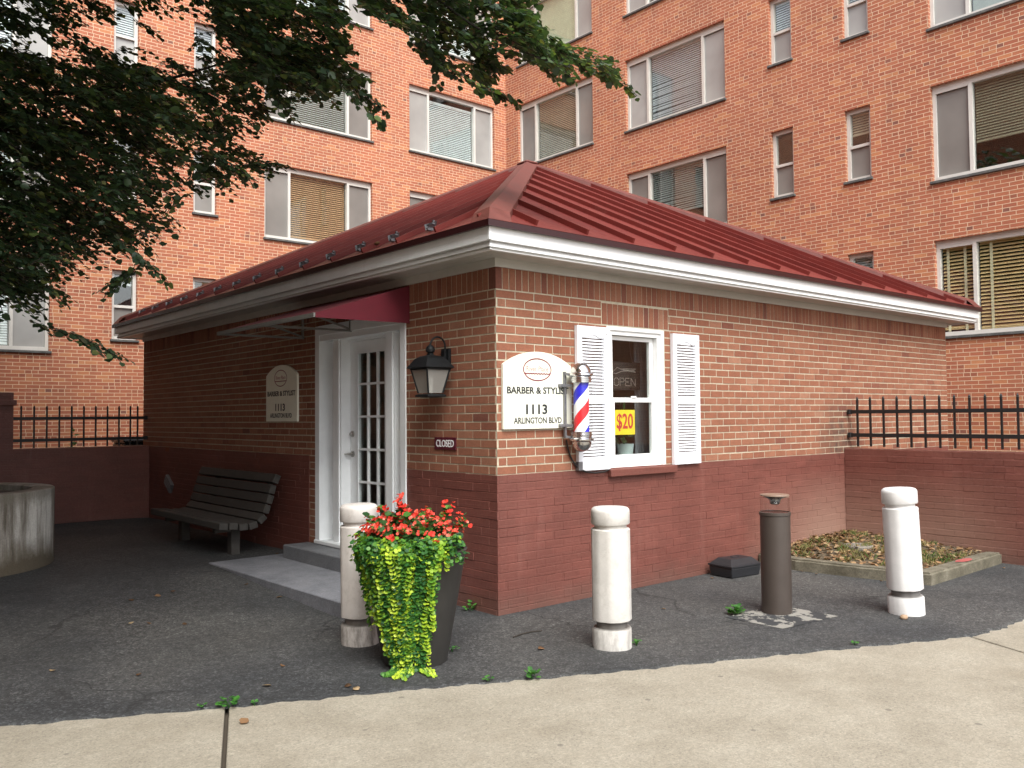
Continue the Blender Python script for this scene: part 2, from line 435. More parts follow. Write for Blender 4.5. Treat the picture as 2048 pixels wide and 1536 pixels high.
M['alu'] = mat_white('grey_aluminium_frame', (.60, .57, .52), .22, rough=.4)
M['alu2'] = mat_white('pale_window_frame', (.62, .60, .56), .2, rough=.4)
M['stone'] = mat_concrete('slate_sill', (.06, .06, .058), (.10, .10, .096), (.16, .16, .15), scale=8, stain=.4)
def mat_screen(name, col):
    t = NT(name); g = t.geo()
    c = t.mix(1, col, t.ramp(t.noise(1.1, 3, .5, g), [(.3, .8), (.7, 1.15)]), 'MULTIPLY')
    p = t.principled(c, .35); p.inputs['Coat Weight'].default_value = .35; p.inputs['Coat Roughness'].default_value = .05
    return t.m
M['screen'] = mat_screen('insect_screen', (.205, .195, .18)); M['screen2'] = mat_screen('pale_insect_screen', (.34, .335, .32))
for k, c in dict(bl_tan=(.50, .42, .31), bl_brown=(.58, .36, .20), bl_grey=(.62, .65, .68), bl_white=(.82, .87, .88), bl_olive=(.27, .25, .17), bl_dim=(.36, .40, .38), bl_wood=(.78, .56, .28), bl_green=(.60, .66, .48), tape=(.78, .72, .50)).items():
    M[k] = simple(k+'_blind', c, .5, 0, .12, 6)
M['iron'] = simple('black_iron', (.009, .009, .010), .5, 0, .2, 30)
M['black'] = simple('black_lantern_metal', (.008, .009, .010), .55, 0, .2, 25, Specular_IOR_Level=.25)
M['chrome'] = simple('polished_chrome', (.60, .60, .61), .2, 1.0, .05, 5)
M['steel'] = simple('brushed_steel', (.45, .44, .42), .3, 1.0, .1, 30)
M['galv'] = simple('grey_cast_metal', (.22, .22, .23), .5, .6, .25, 30)
M['stripe'] = mat_stripes()
M['clear'] = mat_glass('clear_plastic', (.95, .96, .96), 1.33, .03)
M['frost'] = simple('frosted_lantern_glass', (.42, .41, .37), .3, 0, .12, 25)
M['cream'] = mat_white('cream_sign_paint', (.80, .80, .68), .05, rough=.35)
M['ink'] = simple('dark_sign_ink', (.02, .022, .024), .5)
M['inkred'] = simple('maroon_sign_ink', (.20, .025, .035), .5)
M['inkpale'] = simple('faded_sign_ink', (.45, .25, .24), .5)
M['closed'] = simple('maroon_plastic_sign', (.085, .010, .020), .4)
M['white'] = simple('white_letters', (.80, .80, .80), .5, 0, .04)
M['yellow'] = simple('yellow_card', (.80, .62, .03), .5, 0, .06)
M['redink'] = simple('red_price_ink', (.55, .04, .04), .5)
M['neon'] = simple('unlit_light_tube', (.42, .36, .33), .35)
M['neonbox'] = simple('dark_acrylic_board', (.022, .018, .016), .3)
M['awn'] = simple('burgundy_canvas', (.115, .007, .016), .85, 0, .2, 4)
M['awnf'] = simple('grey_awning_tube', (.20, .195, .18), .5)
M['wood'] = simple('grey_bench_timber', (.046, .042, .037), .8, 0, .3, 9, .5)
M['brownmetal'] = simple('brown_painted_metal', (.058, .045, .038), .45, 0, .1, 8)
M['pot'] = simple('charcoal_planter', (.045, .042, .038), .5, 0, .15, 6)
M['soil'] = simple('dark_soil', (.035, .026, .018), .95, 0, .4, 30, .8)
M['bedsoil'] = simple('bare_bed_soil', (.10, .075, .045), .95, 0, .5, 18, .8)
M['bait'] = simple('black_plastic_box', (.018, .019, .022), .45, 0, .2, 20)
M['rust'] = mat_concrete('worn_lid_concrete', (.10, .085, .07), (.17, .15, .125), (.23, .21, .18), scale=9)
M['cord'] = simple('black_rubber_cord', (.015, .014, .014), .5)
M['bark'] = simple('dark_bark', (.035, .028, .022), .9, 0, .4, 14, .8)
M['treeleaf'] = mat_leaf('lime_tree_leaf', [(0, (.030, .056, .034)), (.5, (.050, .086, .044)), (.86, (.070, .112, .048)), (.94, (.13, .18, .055)), (1, (.20, .19, .07))], .30, .34, .55)
M['begleaf'] = mat_leaf('begonia_leaf', [(0, (.018, .055, .018)), (.5, (.035, .10, .025)), (.85, (.07, .19, .03)), (1, (.13, .26, .04))], .2, .32)
M['petal'] = mat_leaf('red_petal', [(0, (.50, .022, .015)), (.5, (.68, .045, .028)), (.8, (.76, .11, .07)), (1, (.80, .24, .17))], .25, .5, .3)
M['jenny'] = mat_leaf('creeping_leaf', [(0, (.018, .07, .022)), (.35, (.04, .135, .028)), (.6, (.10, .24, .03)), (.8, (.28, .42, .03)), (1, (.45, .56, .05))], .25, .4, .3)
M['weed'] = mat_leaf('weed_leaf', [(0, (.025, .09, .02)), (1, (.07, .22, .035))], .25)
M['dead'] = mat_leaf('dry_leaf', [(0, (.07, .04, .022)), (.4, (.17, .09, .045)), (.75, (.29, .175, .09)), (1, (.36, .27, .16))], .1, .7, .2)
M['grass'] = mat_leaf('dry_grass', [(0, (.05, .11, .025)), (.5, (.16, .16, .06)), (1, (.33, .25, .12))], .2, .6, .2)
M['pink'] = simple('faded_red_paint_mark', (.36, .09, .08), .75, 0, .3, 25)
M['potblue'] = simple('pale_ceramic_pot', (.40, .47, .46), .35)
M['curtain'] = simple('grey_curtain', (.16, .165, .18), .8)
M['intwall'] = simple('interior_paint', (.30, .27, .23), .8)
M['ac'] = simple('glossy_black_steel', (.02, .022, .024), .25, .3)

# ------------------------------------------------------------------ sizes (metres; z=0 at the shop's near corner)
CR = .0715
L, LY, XB, YB, XW, YW = 8.35, 8.61, 10.23, 11.888, 5.437, 8.306
ZP = 15.6*CR            # top of painted base
ZSB = ZP+21*CR          # underside of the soldier course
def hz(x, y):
    """the yard rises a little towards the back left"""
    t = min(1, max(0, (y-.6)/3.0)); a = min(1, max(0, (1.2-x)/1.2))
    return .115*t*t*(3-2*t)*a

# ------------------------------------------------------------------ apartment building
bldg = empty('apartment_building', (XB, YB, 0), 'tall orange brick apartment building with two wings meeting behind the shop', 'apartment building')
def PL(t, d, z): return (t, YB-d, z)
def PR(t, d, z): return (XB-d, t, z)
TOPS = {1: 4.43, 2: 7.035, 3: 9.635, 4: 12.235}
WIDE = {1: 2.84, 2: 5.43, 3: 8.01, 4: 10.67}
NARR = {1: 3.11, 2: 5.742, 3: 8.345, 4: 10.95}
win = []   # wing, t0, t1, z0, z1, wide?, style
def addw(w, t0, t1, fl, wide, st): win.append((w, t0, t1, (WIDE if wide else NARR)[fl], TOPS[fl], wide, st))
addw('R', 8.72, 11.40, 3, 1, 'tan'); addw('R', 8.72, 11.40, 4, 1, 'green')
addw('R', 5.0, 7.69, 2, 1, 'half'); addw('R', 5.0, 7.69, 3, 1, 'grey'); addw('R', 5.0, 7.69, 4, 1, 'white')
for f, s in ((2, 'n_dark'), (3, 'n_bright')): addw('R', 3.49, 3.97, f, 0, s)
for f, s in ((1, 'n_grey'), (2, 'n_tan'), (3, 'n_grey')): addw('R', 1.975, 2.455, f, 0, s)
for f, s in ((1, 'wood'), (2, 'olive'), (3, 'pale')): addw('R', -1.76, .93, f, 1, s)
for f, s in ((2, 'half'), (3, 'cyan'), (4, 'white')): addw('L', 7.185, 9.835, f, 1, s)
for f, s in ((2, 'brown'), (3, 'dim'), (4, 'white')): addw('L', 3.495, 6.145, f, 1, s)
for f, s in ((1, 'n_tan'), (2, 'n_tan'), (3, 'n_grey')): addw('L', 1.985, 2.455, f, 0, s)
for f, s in ((1, 'n_white'), (2, 'n_tan'), (3, 'n_bright')): addw('L', .455, .915, f, 0, s)
for f, s in ((1, 'cyan'), (2, 'dim'), (3, 'white')): addw('L', -3.25, -.60, f, 1, s)
REC = .11
def wing_wall(P, w, t0, t1, z0, z1):
    b = MB(); ops = [o for o in win if o[0] == w]
    ts = sorted({t0, t1, *[o[1] for o in ops], *[o[2] for o in ops]})
    for a, c in zip(ts, ts[1:]):
        cuts = sorted([(o[3]-.045, o[4]) for o in ops if o[1] <= a+1e-6 and o[2] >= c-1e-6])
        z = z0
        for lo, hi in cuts+[(z1, z1)]:
            if lo > z: b.quad(P(a, 0, z), P(c, 0, z), P(c, 0, lo), P(a, 0, lo))
            z = hi
    for o in ops:   # brick reveals
        _, a, c, lo, hi, *_ = o; lo -= .045
        b.quad(P(a, 0, lo), P(a, -.2, lo), P(a, -.2, hi), P(a, 0, hi)); b.quad(P(c, 0, lo), P(c, -.2, lo), P(c, -.2, hi), P(c, 0, hi))
        b.quad(P(a, 0, hi), P(c, 0, hi), P(c, -.2, hi), P(a, -.2, hi)); b.quad(P(a, 0, lo), P(c, 0, lo), P(c, -.2, lo), P(a, -.2, lo))
    return b.build('brick_wall', M['bld'], bldg, recalc=False)
wing_wall(PL, 'L', -13.0, XB, -.6, 15.5)
wing_wall(PR, 'R', -9.0, YB, -.6, 15.5)
b = MB(); b.quad((-13, YB, 15.5), (XB, YB, 15.5), (XB+12, YB+12, 15.5), (-13, YB+12, 15.5)); b.quad((XB, -9, 15.5), (XB+12, -9, 15.5), (XB+12, YB+12, 15.5), (XB, YB, 15.5))
b.quad((XB, -9, -.6), (XB+12, -9, -.6), (XB+12, -9, 15.5), (XB, -9, 15.5)); b.quad((-13, YB, -.6), (-13, YB+12, -.6), (-13, YB+12, 15.5), (-13, YB, 15.5))
b.build('flat_roof', M['dark2'], bldg, recalc=False)
b = MB(); b.quad((-13, -16, -.6), (-13, YB, -.6), (-13, YB, 15.5), (-13, -16, 15.5)); b.build('brick_wall', M['bld'], bldg, recalc=False)
def blind(P, a, c, z0, z1, mat, parent, pitch=.046, tilt=55, wdt=.046, d=-REC-.075, gaps=()):
    b = MB(); n = int((z1-z0)/pitch); ca, sa = math.cos(R(tilt))*wdt/2, math.sin(R(tilt))*wdt/2
    for k in range(n):
        z = z1-(k+.5)*pitch
        sag = 0 if k not in gaps else rng.uniform(-.02, .02)
        b.add([P(a, d-ca, z+sa), P(a, d+ca, z-sa), P(c, d+ca, z-sa+sag), P(c, d-ca, z+sa+sag)], [(0, 1, 2, 3)])
    b.box(a, c, d-.015, d+.015, z1-.01, z1+.03, P); b.box(a, c, d-.013, d+.013, z1-n*pitch-.014, z1-n*pitch+.004, P)
    return b.build('blind', mat, parent, recalc=False)
def back_box(P, a, c, z0, z1, parent):
    b = MB(); D = -1.6
    b.quad(P(a-.4, D, z0-.6), P(c+.4, D, z0-.6), P(c+.4, D, z1+.2), P(a-.4, D, z1+.2))
    b.quad(P(a-.4, D, z0-.6), P(a-.4, -.2, z0-.6), P(a-.4, -.2, z1+.2), P(a-.4, D, z1+.2)); b.quad(P(c+.4, D, z0-.6), P(c+.4, -.2, z0-.6), P(c+.4, -.2, z1+.2), P(c+.4, D, z1+.2))
    b.quad(P(a-.4, D, z1+.2), P(c+.4, D, z1+.2), P(c+.4, -.2, z1+.2), P(a-.4, -.2, z1+.2)); b.quad(P(a-.4, D, z0-.6), P(c+.4, D, z0-.6), P(c+.4, -.2, z0-.6), P(a-.4, -.2, z0-.6))
    b.build('dim_room', M['dark2'], parent, recalc=False)
for w, t0, t1, z0, z1, wide, st in win:
    P = PL if w == 'L' else PR
    fm = M['alu2'] if (w == 'L' or st in ('wood', 'olive', 'pale')) else M['alu']
    b = MB(); fw = .055; D0, D1 = -REC-.06, -REC+.03
    if wide:
        hd = .10
        b.box(t0, t0+fw, D0, D1, z0, z1, P); b.box(t1-fw, t1, D0, D1, z0, z1, P)
        b.box(t0+fw, t1-fw, D0, D1, z1-hd, z1, P); b.box(t0+fw, t1-fw, D0, D1+.02, z0, z0+.07, P)
        m1, m2 = t0+.60, t1-.60
        for m in (m1, m2): b.box(m-.028, m+.028, D0, D1+.012, z0+.07, z1-hd, P)
        b.box(t0+fw, m1-.028, D1-.02, D1+.004, z1-hd-.03, z1-hd, P); b.box(m2+.028, t1-fw, D1-.02, D1+.004, z1-hd-.03, z1-hd, P)
        wo = b.build('window', fm, bldg)
        zb, zt = z0+.07, z1-hd
        g = MB(); g.box(m1+.028, m2-.028, -REC-.022, -REC-.016, zb, zt, P); g.build('pane', M['bglass'], wo)
        for a, c in ((t0+fw, m1-.028), (m2+.028, t1-fw)):
            s = MB(); s.box(a, c, -REC-.012, -REC-.008, zb, zt-.03, P)
            if st == 'wood': s.build('pane', M['bglass'], wo)
            else: s.build('screen', M['screen2'] if st in ('cyan', 'white', 'green', 'pale', 'grey') else M['screen'], wo)
            if st in ('wood', 'cyan'):
                blind(P, a+.01, c-.01, zb, zt-.03, M['bl_wood' if st == 'wood' else 'bl_grey'], wo, .058 if st == 'wood' else .046, 46 if st == 'wood' else 55, .056 if st == 'wood' else .046)
        a, c = m1+.04, m2-.04; H = zt-zb
        if st == 'wood':
            blind(P, a, c, zb, zt, M['bl_wood'], wo, .058, 46, .056)
            tp = MB()
            for q in (t0+.15, t0+.42, m1+.22, (m1+m2)/2, m2-.22, t1-.42, t1-.15): tp.box(q-.022, q+.022, -REC-.05, -REC-.047, zb+.01, zt-.03, P)
            tp.build('ladder_tape', M['tape'], wo)
        elif st == 'olive': blind(P, a, c, zb+H*.32, zt, M['bl_olive'], wo, .046, 62)
        elif st == 'half': blind(P, a, c, zb+H*.30, zt, M['bl_dim'], wo, .046, 48, gaps=range(12, 20))
        elif st == 'green':
            s = MB(); s.box(a, c, -REC-.09, -REC-.085, zb, zt, P); s.build('roller_shade', M['bl_green'], wo)
        elif st in ('pale',):
            s = MB(); s.box(a, c, -REC-.09, -REC-.085, zb, zt, P); s.build('roller_shade', M['bl_dim'], wo)
        else:
            bm_ = {'tan': 'bl_tan', 'grey': 'bl_grey', 'white': 'bl_white', 'cyan': 'bl_white', 'brown': 'bl_brown', 'dim': 'bl_dim'}[st]
            blind(P, a, c, zb+(.02 if st != 'cyan' else .0), zt-(.14 if st == 'cyan' else 0), M[bm_], wo, .046, 58 if st != 'brown' else 50, gaps=range(14, 28) if st == 'grey' else ())
    else:
        fw = .06
        b.box(t0, t0+fw, D0, D1, z0, z1, P); b.box(t1-fw, t1, D0, D1, z0, z1, P)
        b.box(t0+fw, t1-fw, D0, D1, z1-.07, z1, P); b.box(t0+fw, t1-fw, D0, D1+.01, z0, z0+.06, P)
        zm = z0+(z1-z0)*.48
        b.box(t0+fw, t1-fw, D0, D1+.006, zm-.025, zm+.025, P)
        wo = b.build('window', fm, bldg)
        g = MB(); g.box(t0+fw, t1-fw, -REC-.022, -REC-.016, zm+.025, z1-.07, P); g.build('pane', M['bglass'], wo)
        s = MB(); s.box(t0+fw, t1-fw, -REC-.012, -REC-.008, z0+.06, zm-.025, P); s.build('screen', M['screen2'] if st in ('n_bright', 'n_grey') else M['screen'], wo)
        if st == 'n_bright': blind(P, t0+fw, t1-fw, zm, z1-.07, M['bl_white'], wo)
        if st == 'n_white': blind(P, t0+fw, t1-fw, z1-.30, z1-.07, M['bl_white'], wo)
        if st == 'n_grey': blind(P, t0+fw, t1-fw, zm, z1-.07, M['bl_grey'], wo)
        if st == 'n_tan': blind(P, t0+fw, t1-fw, zm+.2, z1-.07, M['bl_tan'], wo)
    sl = MB(); sl.cbox(t0-.03, t1+.03, -.12, .045, z0-.05, z0-.004, .006, P); sl.build('sill', M['stone'], wo)
    back_box(P, t0, t1, z0, z1, wo)

# ------------------------------------------------------------------ barber shop
shop = empty('barber_shop', (0, 0, 0), 'small square brick barber shop with red metal hip roof and painted maroon base', 'shop')
WIN = (1.30, 2.10, 1.11, 2.40)      # window opening (x0,x1,z0,z1) on the front
DOOR = (1.30, 3.02, .27, 2.56)      # door opening (y0,y1,z0,z1) on the left side
def FR(t, d, z): return (t, -d, z)          # front face, d outwards
def FL(t, d, z): return (-d, t, z)          # left face
ZT = 2.88
def holed(b, P, t0, t1, z0, z1, hole, d):
    a, c, lo, hi = hole
    for r in ((t0, a, z0, z1), (c, t1, z0, z1), (a, c, z0, lo), (a, c, hi, z1)):
        if r[1]-r[0] > 1e-4 and r[3]-r[2] > 1e-4: b.quad(P(r[0], d, r[2]), P(r[1], d, r[2]), P(r[1], d, r[3]), P(r[0], d, r[3]))
b = MB()
holed(b, FR, .0035, L, -.2, ZT, WIN, -.0035); holed(b, FL, .0035, LY, -.2, ZT, DOOR, -.0035)
for P, (a, c, lo, hi), dep in ((FR, WIN, .2), (FL, DOOR, .30)):
    b.quad(P(a, -.007, lo), P(a, -dep, lo), P(a, -dep, hi), P(a, -.007, hi)); b.quad(P(c, -.007, lo), P(c, -dep, lo), P(c, -dep, hi), P(c, -.007, hi))
    b.quad(P(a, -.007, hi), P(c, -.007, hi), P(c, -dep, hi), P(a, -dep, hi)); b.quad(P(a, -.007, lo), P(c, -.007, lo), P(c, -dep, lo), P(a, -dep, lo))
b.quad((L, 0, -.2), (L, LY, -.2), (L, LY, ZT), (L, 0, ZT)); b.quad((0, LY, -.2), (L, LY, -.2), (L, LY, ZT), (0, LY, ZT))
shell = b.build('wall', M['mortar'], shop, recalc=False)
# real bricks laid on the two visible faces
LB = 2.92*CR
def brick_face(b, P, t_end, holes, even, start_z, k0=0):
    for k in range(k0, 21):
        z0 = ZP+k*CR+.006; z1 = z0+CR-.012
        off = 0 if (k+even) % 2 == 0 else -LB/2
        t = off; 
        corner_in = (k+even) % 2 == 1
        while t < t_end:
            a, c = t+.005, t+LB-.006; t += LB
            if a < .003: a = .0208 if corner_in else 0.
            c = min(c, t_end)
            if c-a < .02: continue
            segs = [(a, c)]
            for h in holes:
                if z1 > h[2]+.01 and z0 < h[3]-.01:
                    ns = []
                    for s in segs:
                        if s[1] <= h[0] or s[0] >= h[1]: ns.append(s)
                        else:
                            if s[0] < h[0]-.015: ns.append((s[0], h[0]-.008))
                            if s[1] > h[1]+.015: ns.append((h[1]+.008, s[1]))
                    segs = ns
            for s in segs:
                b.rv = min(1, max(0, rng.gauss(.5, .17)))
                j = rng.uniform(-.0012, .0012); e = rng.uniform(-.001, .001)
                b.box(s[0], s[1], -.02, j, z0+e, z1+e+rng.uniform(-.0012, .0012), P)
def soldiers(b, P, t0, t1, z0, z1, gap=.0045):
    n = round((t1-t0)/CR); st = (t1-t0)/n
    for k in range(n):
        b.rv = min(1, max(0, rng.gauss(.42, .24)))
        b.box(t0+k*st+(gap if k or t0 > .1 else 0), t0+(k+1)*st-gap, -.02, rng.uniform(-.0015, .0012), z0+.006, z1-.005, P)
b = MB()
LINT = (1.235, 2.165, 2.405, 2.605)
brick_face(b, FR, L, [WIN, LINT], 0, ZP); brick_face(b, FL, LY, [(DOOR[0], DOOR[1], -1, DOOR[3])], 1, ZP)
for k in range(-12, 0):      # unpainted bricks toothed beside the door
    z0 = ZP+k*CR+.0055; ln = .135 if k % 2 else .145
    b.rv = rng.random(); b.box(DOOR[1]+.008, DOOR[1]+ln, -.02, rng.uniform(-.001, .001), z0, z0+CR-.011, FL)
b.box(DOOR[1]+.008, DOOR[1]+.14, -.02, 0, ZP-12*CR-.06, ZP-12*CR-.006, FL)
soldiers(b, FR, 0.0, L, ZSB, 2.81); soldiers(b, FL, 0.024, LY, ZSB, 2.81)
soldiers(b, FR, LINT[0], LINT[1], LINT[2], LINT[3])
b.build('brickwork', M['brick'], shop, recalc=True, attr=True)
# painted base: every course a real raised strip
def base_profile(ztop, zbot=-.25):
    pr = [(0, ztop)]; k = 1
    while ztop-k*CR > zbot:
        z = ztop-k*CR; pr += [(0, z+.003), (-.0035, z+.0022), (-.0035, z-.0012), (0, z-.0018)]; k += 1
    return pr+[(0, zbot)]
def painted_bricks(b, P, t0, t1, ztop, zbot=-.25, even=0, corner=False, d0=0.):
    k = 1
    while ztop-k*CR > zbot-CR:
        lo = ztop-k*CR+.0014; hi = lo+CR-.0028; t = t0-(LB/2 if (k+even) % 2 else 0)
        while t < t1:
            a, c = max(t, t0)+.0004, min(t+LB, t1)-.0004; t += LB
            if corner and a < t0+.003: a = .0208 if (k+even) % 2 else 0.
            if c-a < .02: continue
            j = d0+rng.gauss(0, .0011); e0, e1 = rng.gauss(0, .0008), rng.gauss(0, .0008)
            vs = [P(a, -.02, lo+e0), P(c, -.02, lo+e1), P(c, -.02, hi+e1), P(a, -.02, hi+e0), P(a, j-.0028, lo+e0), P(c, j-.0028, lo+e1), P(c, j-.0028, hi+e1), P(a, j-.0028, hi+e0)]
            w_ = .0032; vs += [P(a+w_*.3, j, lo+e0+w_), P(c-w_*.3, j, lo+e1+w_), P(c-w_*.3, j, hi+e1-w_), P(a+w_*.3, j, hi+e0-w_)]
            b.add(vs, [(0, 1, 5, 4), (1, 2, 6, 5), (2, 3, 7, 6), (3, 0, 4, 7), (4, 5, 9, 8), (5, 6, 10, 9), (6, 7, 11, 10), (7, 4, 8, 11), (8, 9, 10, 11)])
        k += 1
    b.quad(P(t0+.001, d0-.0026, zbot), P(t1-.001, d0-.0026, zbot), P(t1-.001, d0-.0026, ztop-.003), P(t0+.001, d0-.0026, ztop-.003))
def strip_wall(b, prof, f0, f1, seg=1):
    """prof (d,z); f0/f1 turn (d,z) into end points"""
    for (d0, z0), (d1, z1) in zip(prof, prof[1:]):
        b.quad(f0(d0, z0), f1(d0, z0), f1(d1, z1), f0(d1, z1))
pb = MB()
painted_bricks(pb, FR, 0, L, ZP, -.25, 0, True); painted_bricks(pb, FL, 0, DOOR[0]-.006, ZP, -.25, 1, True)
painted_bricks(pb, FL, DOOR[1]+.152, LY, ZP+CR, -.25, 0, False, .003)
pb.quad((-.002, DOOR[1]+.15, -.25), (.03, DOOR[1]+.15, -.25), (.03, DOOR[1]+.15, ZP+CR), (-.002, DOOR[1]+.15, ZP+CR))
pb.quad((-.002, DOOR[1]+.15, ZP+CR), (.02, DOOR[1]+.15, ZP+CR), (.02, LY, ZP+CR), (-.002, LY, ZP+CR))
pb.quad((0, DOOR[0]-.005, -.25), (.15, DOOR[0]-.005, -.25), (.15, DOOR[0]-.005, ZP), (0, DOOR[0]-.005, ZP))
pb.box(DOOR[0]-.005, DOOR[1]+.15, -.02, -.001, -.25, DOOR[2]-.02, FL)
pb.build('painted_base', M['maroon'], shop, recalc=False)
# interior
b = MB(); b.quad((.31, .31, .26), (L-.05, .31, .26), (L-.05, LY-.05, .26), (.31, LY-.05, .26))
b.box(3.4, 3.5, .3, LY-.1, .26, ZT); b.box(.31, 3.4, 4.6, 4.7, .26, ZT); b.quad((.02, .02, ZT-.01), (L-.05, .02, ZT-.01), (L-.05, LY-.05, ZT-.01), (.02, LY-.05, ZT-.01))
b.build('interior', M['intwall'], shop, recalc=False)
# eaves
OV = .33
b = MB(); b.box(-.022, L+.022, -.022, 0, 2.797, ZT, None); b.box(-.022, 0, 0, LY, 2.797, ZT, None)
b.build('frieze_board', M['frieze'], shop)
b = MB()
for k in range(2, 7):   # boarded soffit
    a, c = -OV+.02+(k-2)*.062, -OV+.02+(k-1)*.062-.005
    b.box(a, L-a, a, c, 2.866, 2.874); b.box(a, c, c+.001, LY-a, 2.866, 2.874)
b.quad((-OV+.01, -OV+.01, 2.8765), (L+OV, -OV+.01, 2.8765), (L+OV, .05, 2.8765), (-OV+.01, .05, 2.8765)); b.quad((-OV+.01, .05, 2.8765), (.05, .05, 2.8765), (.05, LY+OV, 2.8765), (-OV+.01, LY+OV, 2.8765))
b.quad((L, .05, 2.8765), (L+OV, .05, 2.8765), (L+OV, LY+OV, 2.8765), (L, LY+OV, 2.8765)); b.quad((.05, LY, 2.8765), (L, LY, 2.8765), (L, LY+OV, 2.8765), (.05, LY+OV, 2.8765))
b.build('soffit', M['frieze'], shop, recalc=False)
b = MB()
def ring(b, o0, o1, z0, z1):
    b.box(-o1, L+o1, -o1, -o0, z0, z1); b.box(-o1, L+o1, LY+o0, LY+o1, z0, z1)
    b.box(-o1, -o0, -o0, LY+o0, z0, z1); b.box(L+o0, L+o1, -o0, LY+o0, z0, z1)
ring(b, OV-.025, OV, 2.925, 3.045); ring(b, OV-.06, OV-.026, 2.856, 2.906); ring(b, OV-.062, OV-.04, 2.88, 3.04)
b.cbox(-OV-.006, -OV+.02, -OV-.006, -OV+.02, 2.926, 3.04, .003); b.cbox(-OV+.02, -OV+.045, -OV+.02, -OV+.045, 2.857, 2.905, .003)
b.build('fascia', M['fasc'], shop)
# roof
AX, AY, AZ = L/2+.03, LY/2, 5.36
ZE = 3.075; OR = OV+.035
E0, E1, E2, E3 = (Vector((-OR, -OR, ZE)), Vector((L+OR, -OR, ZE)), Vector((L+OR, LY+OR, ZE)), Vector((-OR, LY+OR, ZE)))
AP = Vector((AX, AY, AZ))
b = MB()
for p, q in ((E0, E1), (E1, E2), (E2, E3), (E3, E0)): b.add([p, q, AP], [(0, 1, 2)])
def seams(b, p, q):
    d = (q-p).normalized(); ln = (q-p).length
    foot = p+d*((AP-p).dot(d)); up = (AP-foot)
    nrm = d.cross(up).normalized()
    if nrm.z < 0: nrm = -nrm
    s = .575*.93
    h = (AP-p).dot(d)
    while s < ln-.1:
        f = s/h if s < h else (ln-s)/(ln-h)
        a = p+d*s+up*.012; c = p+d*s+up*max(.02, f-.02)
        b.bar(a+nrm*.022, c+nrm*.022, .020, .044, nrm)
        s += .575
for p, q in ((E0, E1), (E1, E2), (E2, E3), (E3, E0)): seams(b, p, q)
roof = b.build('roof', M['roof'], shop)
b = MB(); ring(b, OR-.02, OR+.004, ZE-.052, ZE-.004)
b.build('drip_edge', M['drip'], roof)
for e, d1, d2 in ((E0, Vector((1, 0, 0)), Vector((0, 1, 0))), (E1, Vector((0, 1, 0)), Vector((-1, 0, 0))), (E3, Vector((0, -1, 0)), Vector((1, 0, 0)))):
    # folded hip cap with a turned down lower end
    b = MB(); ax = (AP-e); n = ax.normalized()
    fa, fb = d1, d2
    def onface(dv, w, s):
        base = e+ax*s
        hv = Vector((dv.x, dv.y, 0)); q = base+hv*w
        # drop to the roof plane on that side
        k = (AZ-ZE)/((AY+OR) if abs(dv.x) > .5 else (AX+OR))
        return q
    rows = []
    for s in (-.012, .02, .5, .985):
        base = e+ax*s+Vector((0, 0, .075))
        L1 = e+ax*s+d1*.20+Vector((0, 0, .056)); L2 = e+ax*s+d2*.20+Vector((0, 0, .056))
        if s == -.012: base = e+ax*.0+Vector((0, 0, -.005)); L1 = e+d1*.23+Vector((0, 0, -.005)); L2 = e+d2*.23+Vector((0, 0, -.005))
        rows.append((L1, base, L2))
    for r0, r1 in zip(rows, rows[1:]):
        b.quad(r0[0], r0[1], r1[1], r1[0]); b.quad(r0[1], r0[2], r1[2], r1[1])
    for r0, r1 in zip(rows[1:], rows[2:]):
        for q in (0, 2):
            b.quad(r0[q], r1[q], r1[q]+Vector((0, 0, -.06)), r0[q]+Vector((0, 0, -.06)))
    b.build('hip_cap', M['cap'], roof, recalc=False)
b = MB(); b.cbox(AX-.13, AX+.13, AY-.13, AY+.13, AZ+.0, AZ+.055, .03); b.build('peak_cap', M['cap'], roof)
slope_l = (AZ-ZE)/(AX+OR)
for k in range(14):
    y = .665+k*.5775; x = -OR+.20; z = ZE+.20*slope_l
    if y > LY-.2: break
    b = MB(); b.cbox(x-.035, x+.035, y-.02, y+.02, z+.0, z+.03, .005)
    b.add([(x-.05, y-.004, z), (x+.05, y-.004, z+.03), (x+.03, y-.05, z+.085), (x-.035, y-.045, z+.06)], [(0, 1, 2, 3)])
    b.add([(x-.05, y+.004, z), (x+.05, y+.004, z+.03), (x+.03, y+.05, z+.085), (x-.035, y+.045, z+.06)], [(0, 1, 2, 3)])
    b.bar((x, y-.048, z+.06), (x, y+.048, z+.06), .03, .012); b.bar((x+.03, y, z+.02), (x+.03, y, z+.10), .016)
    b.build('snow_guard', M['galv'], roof)
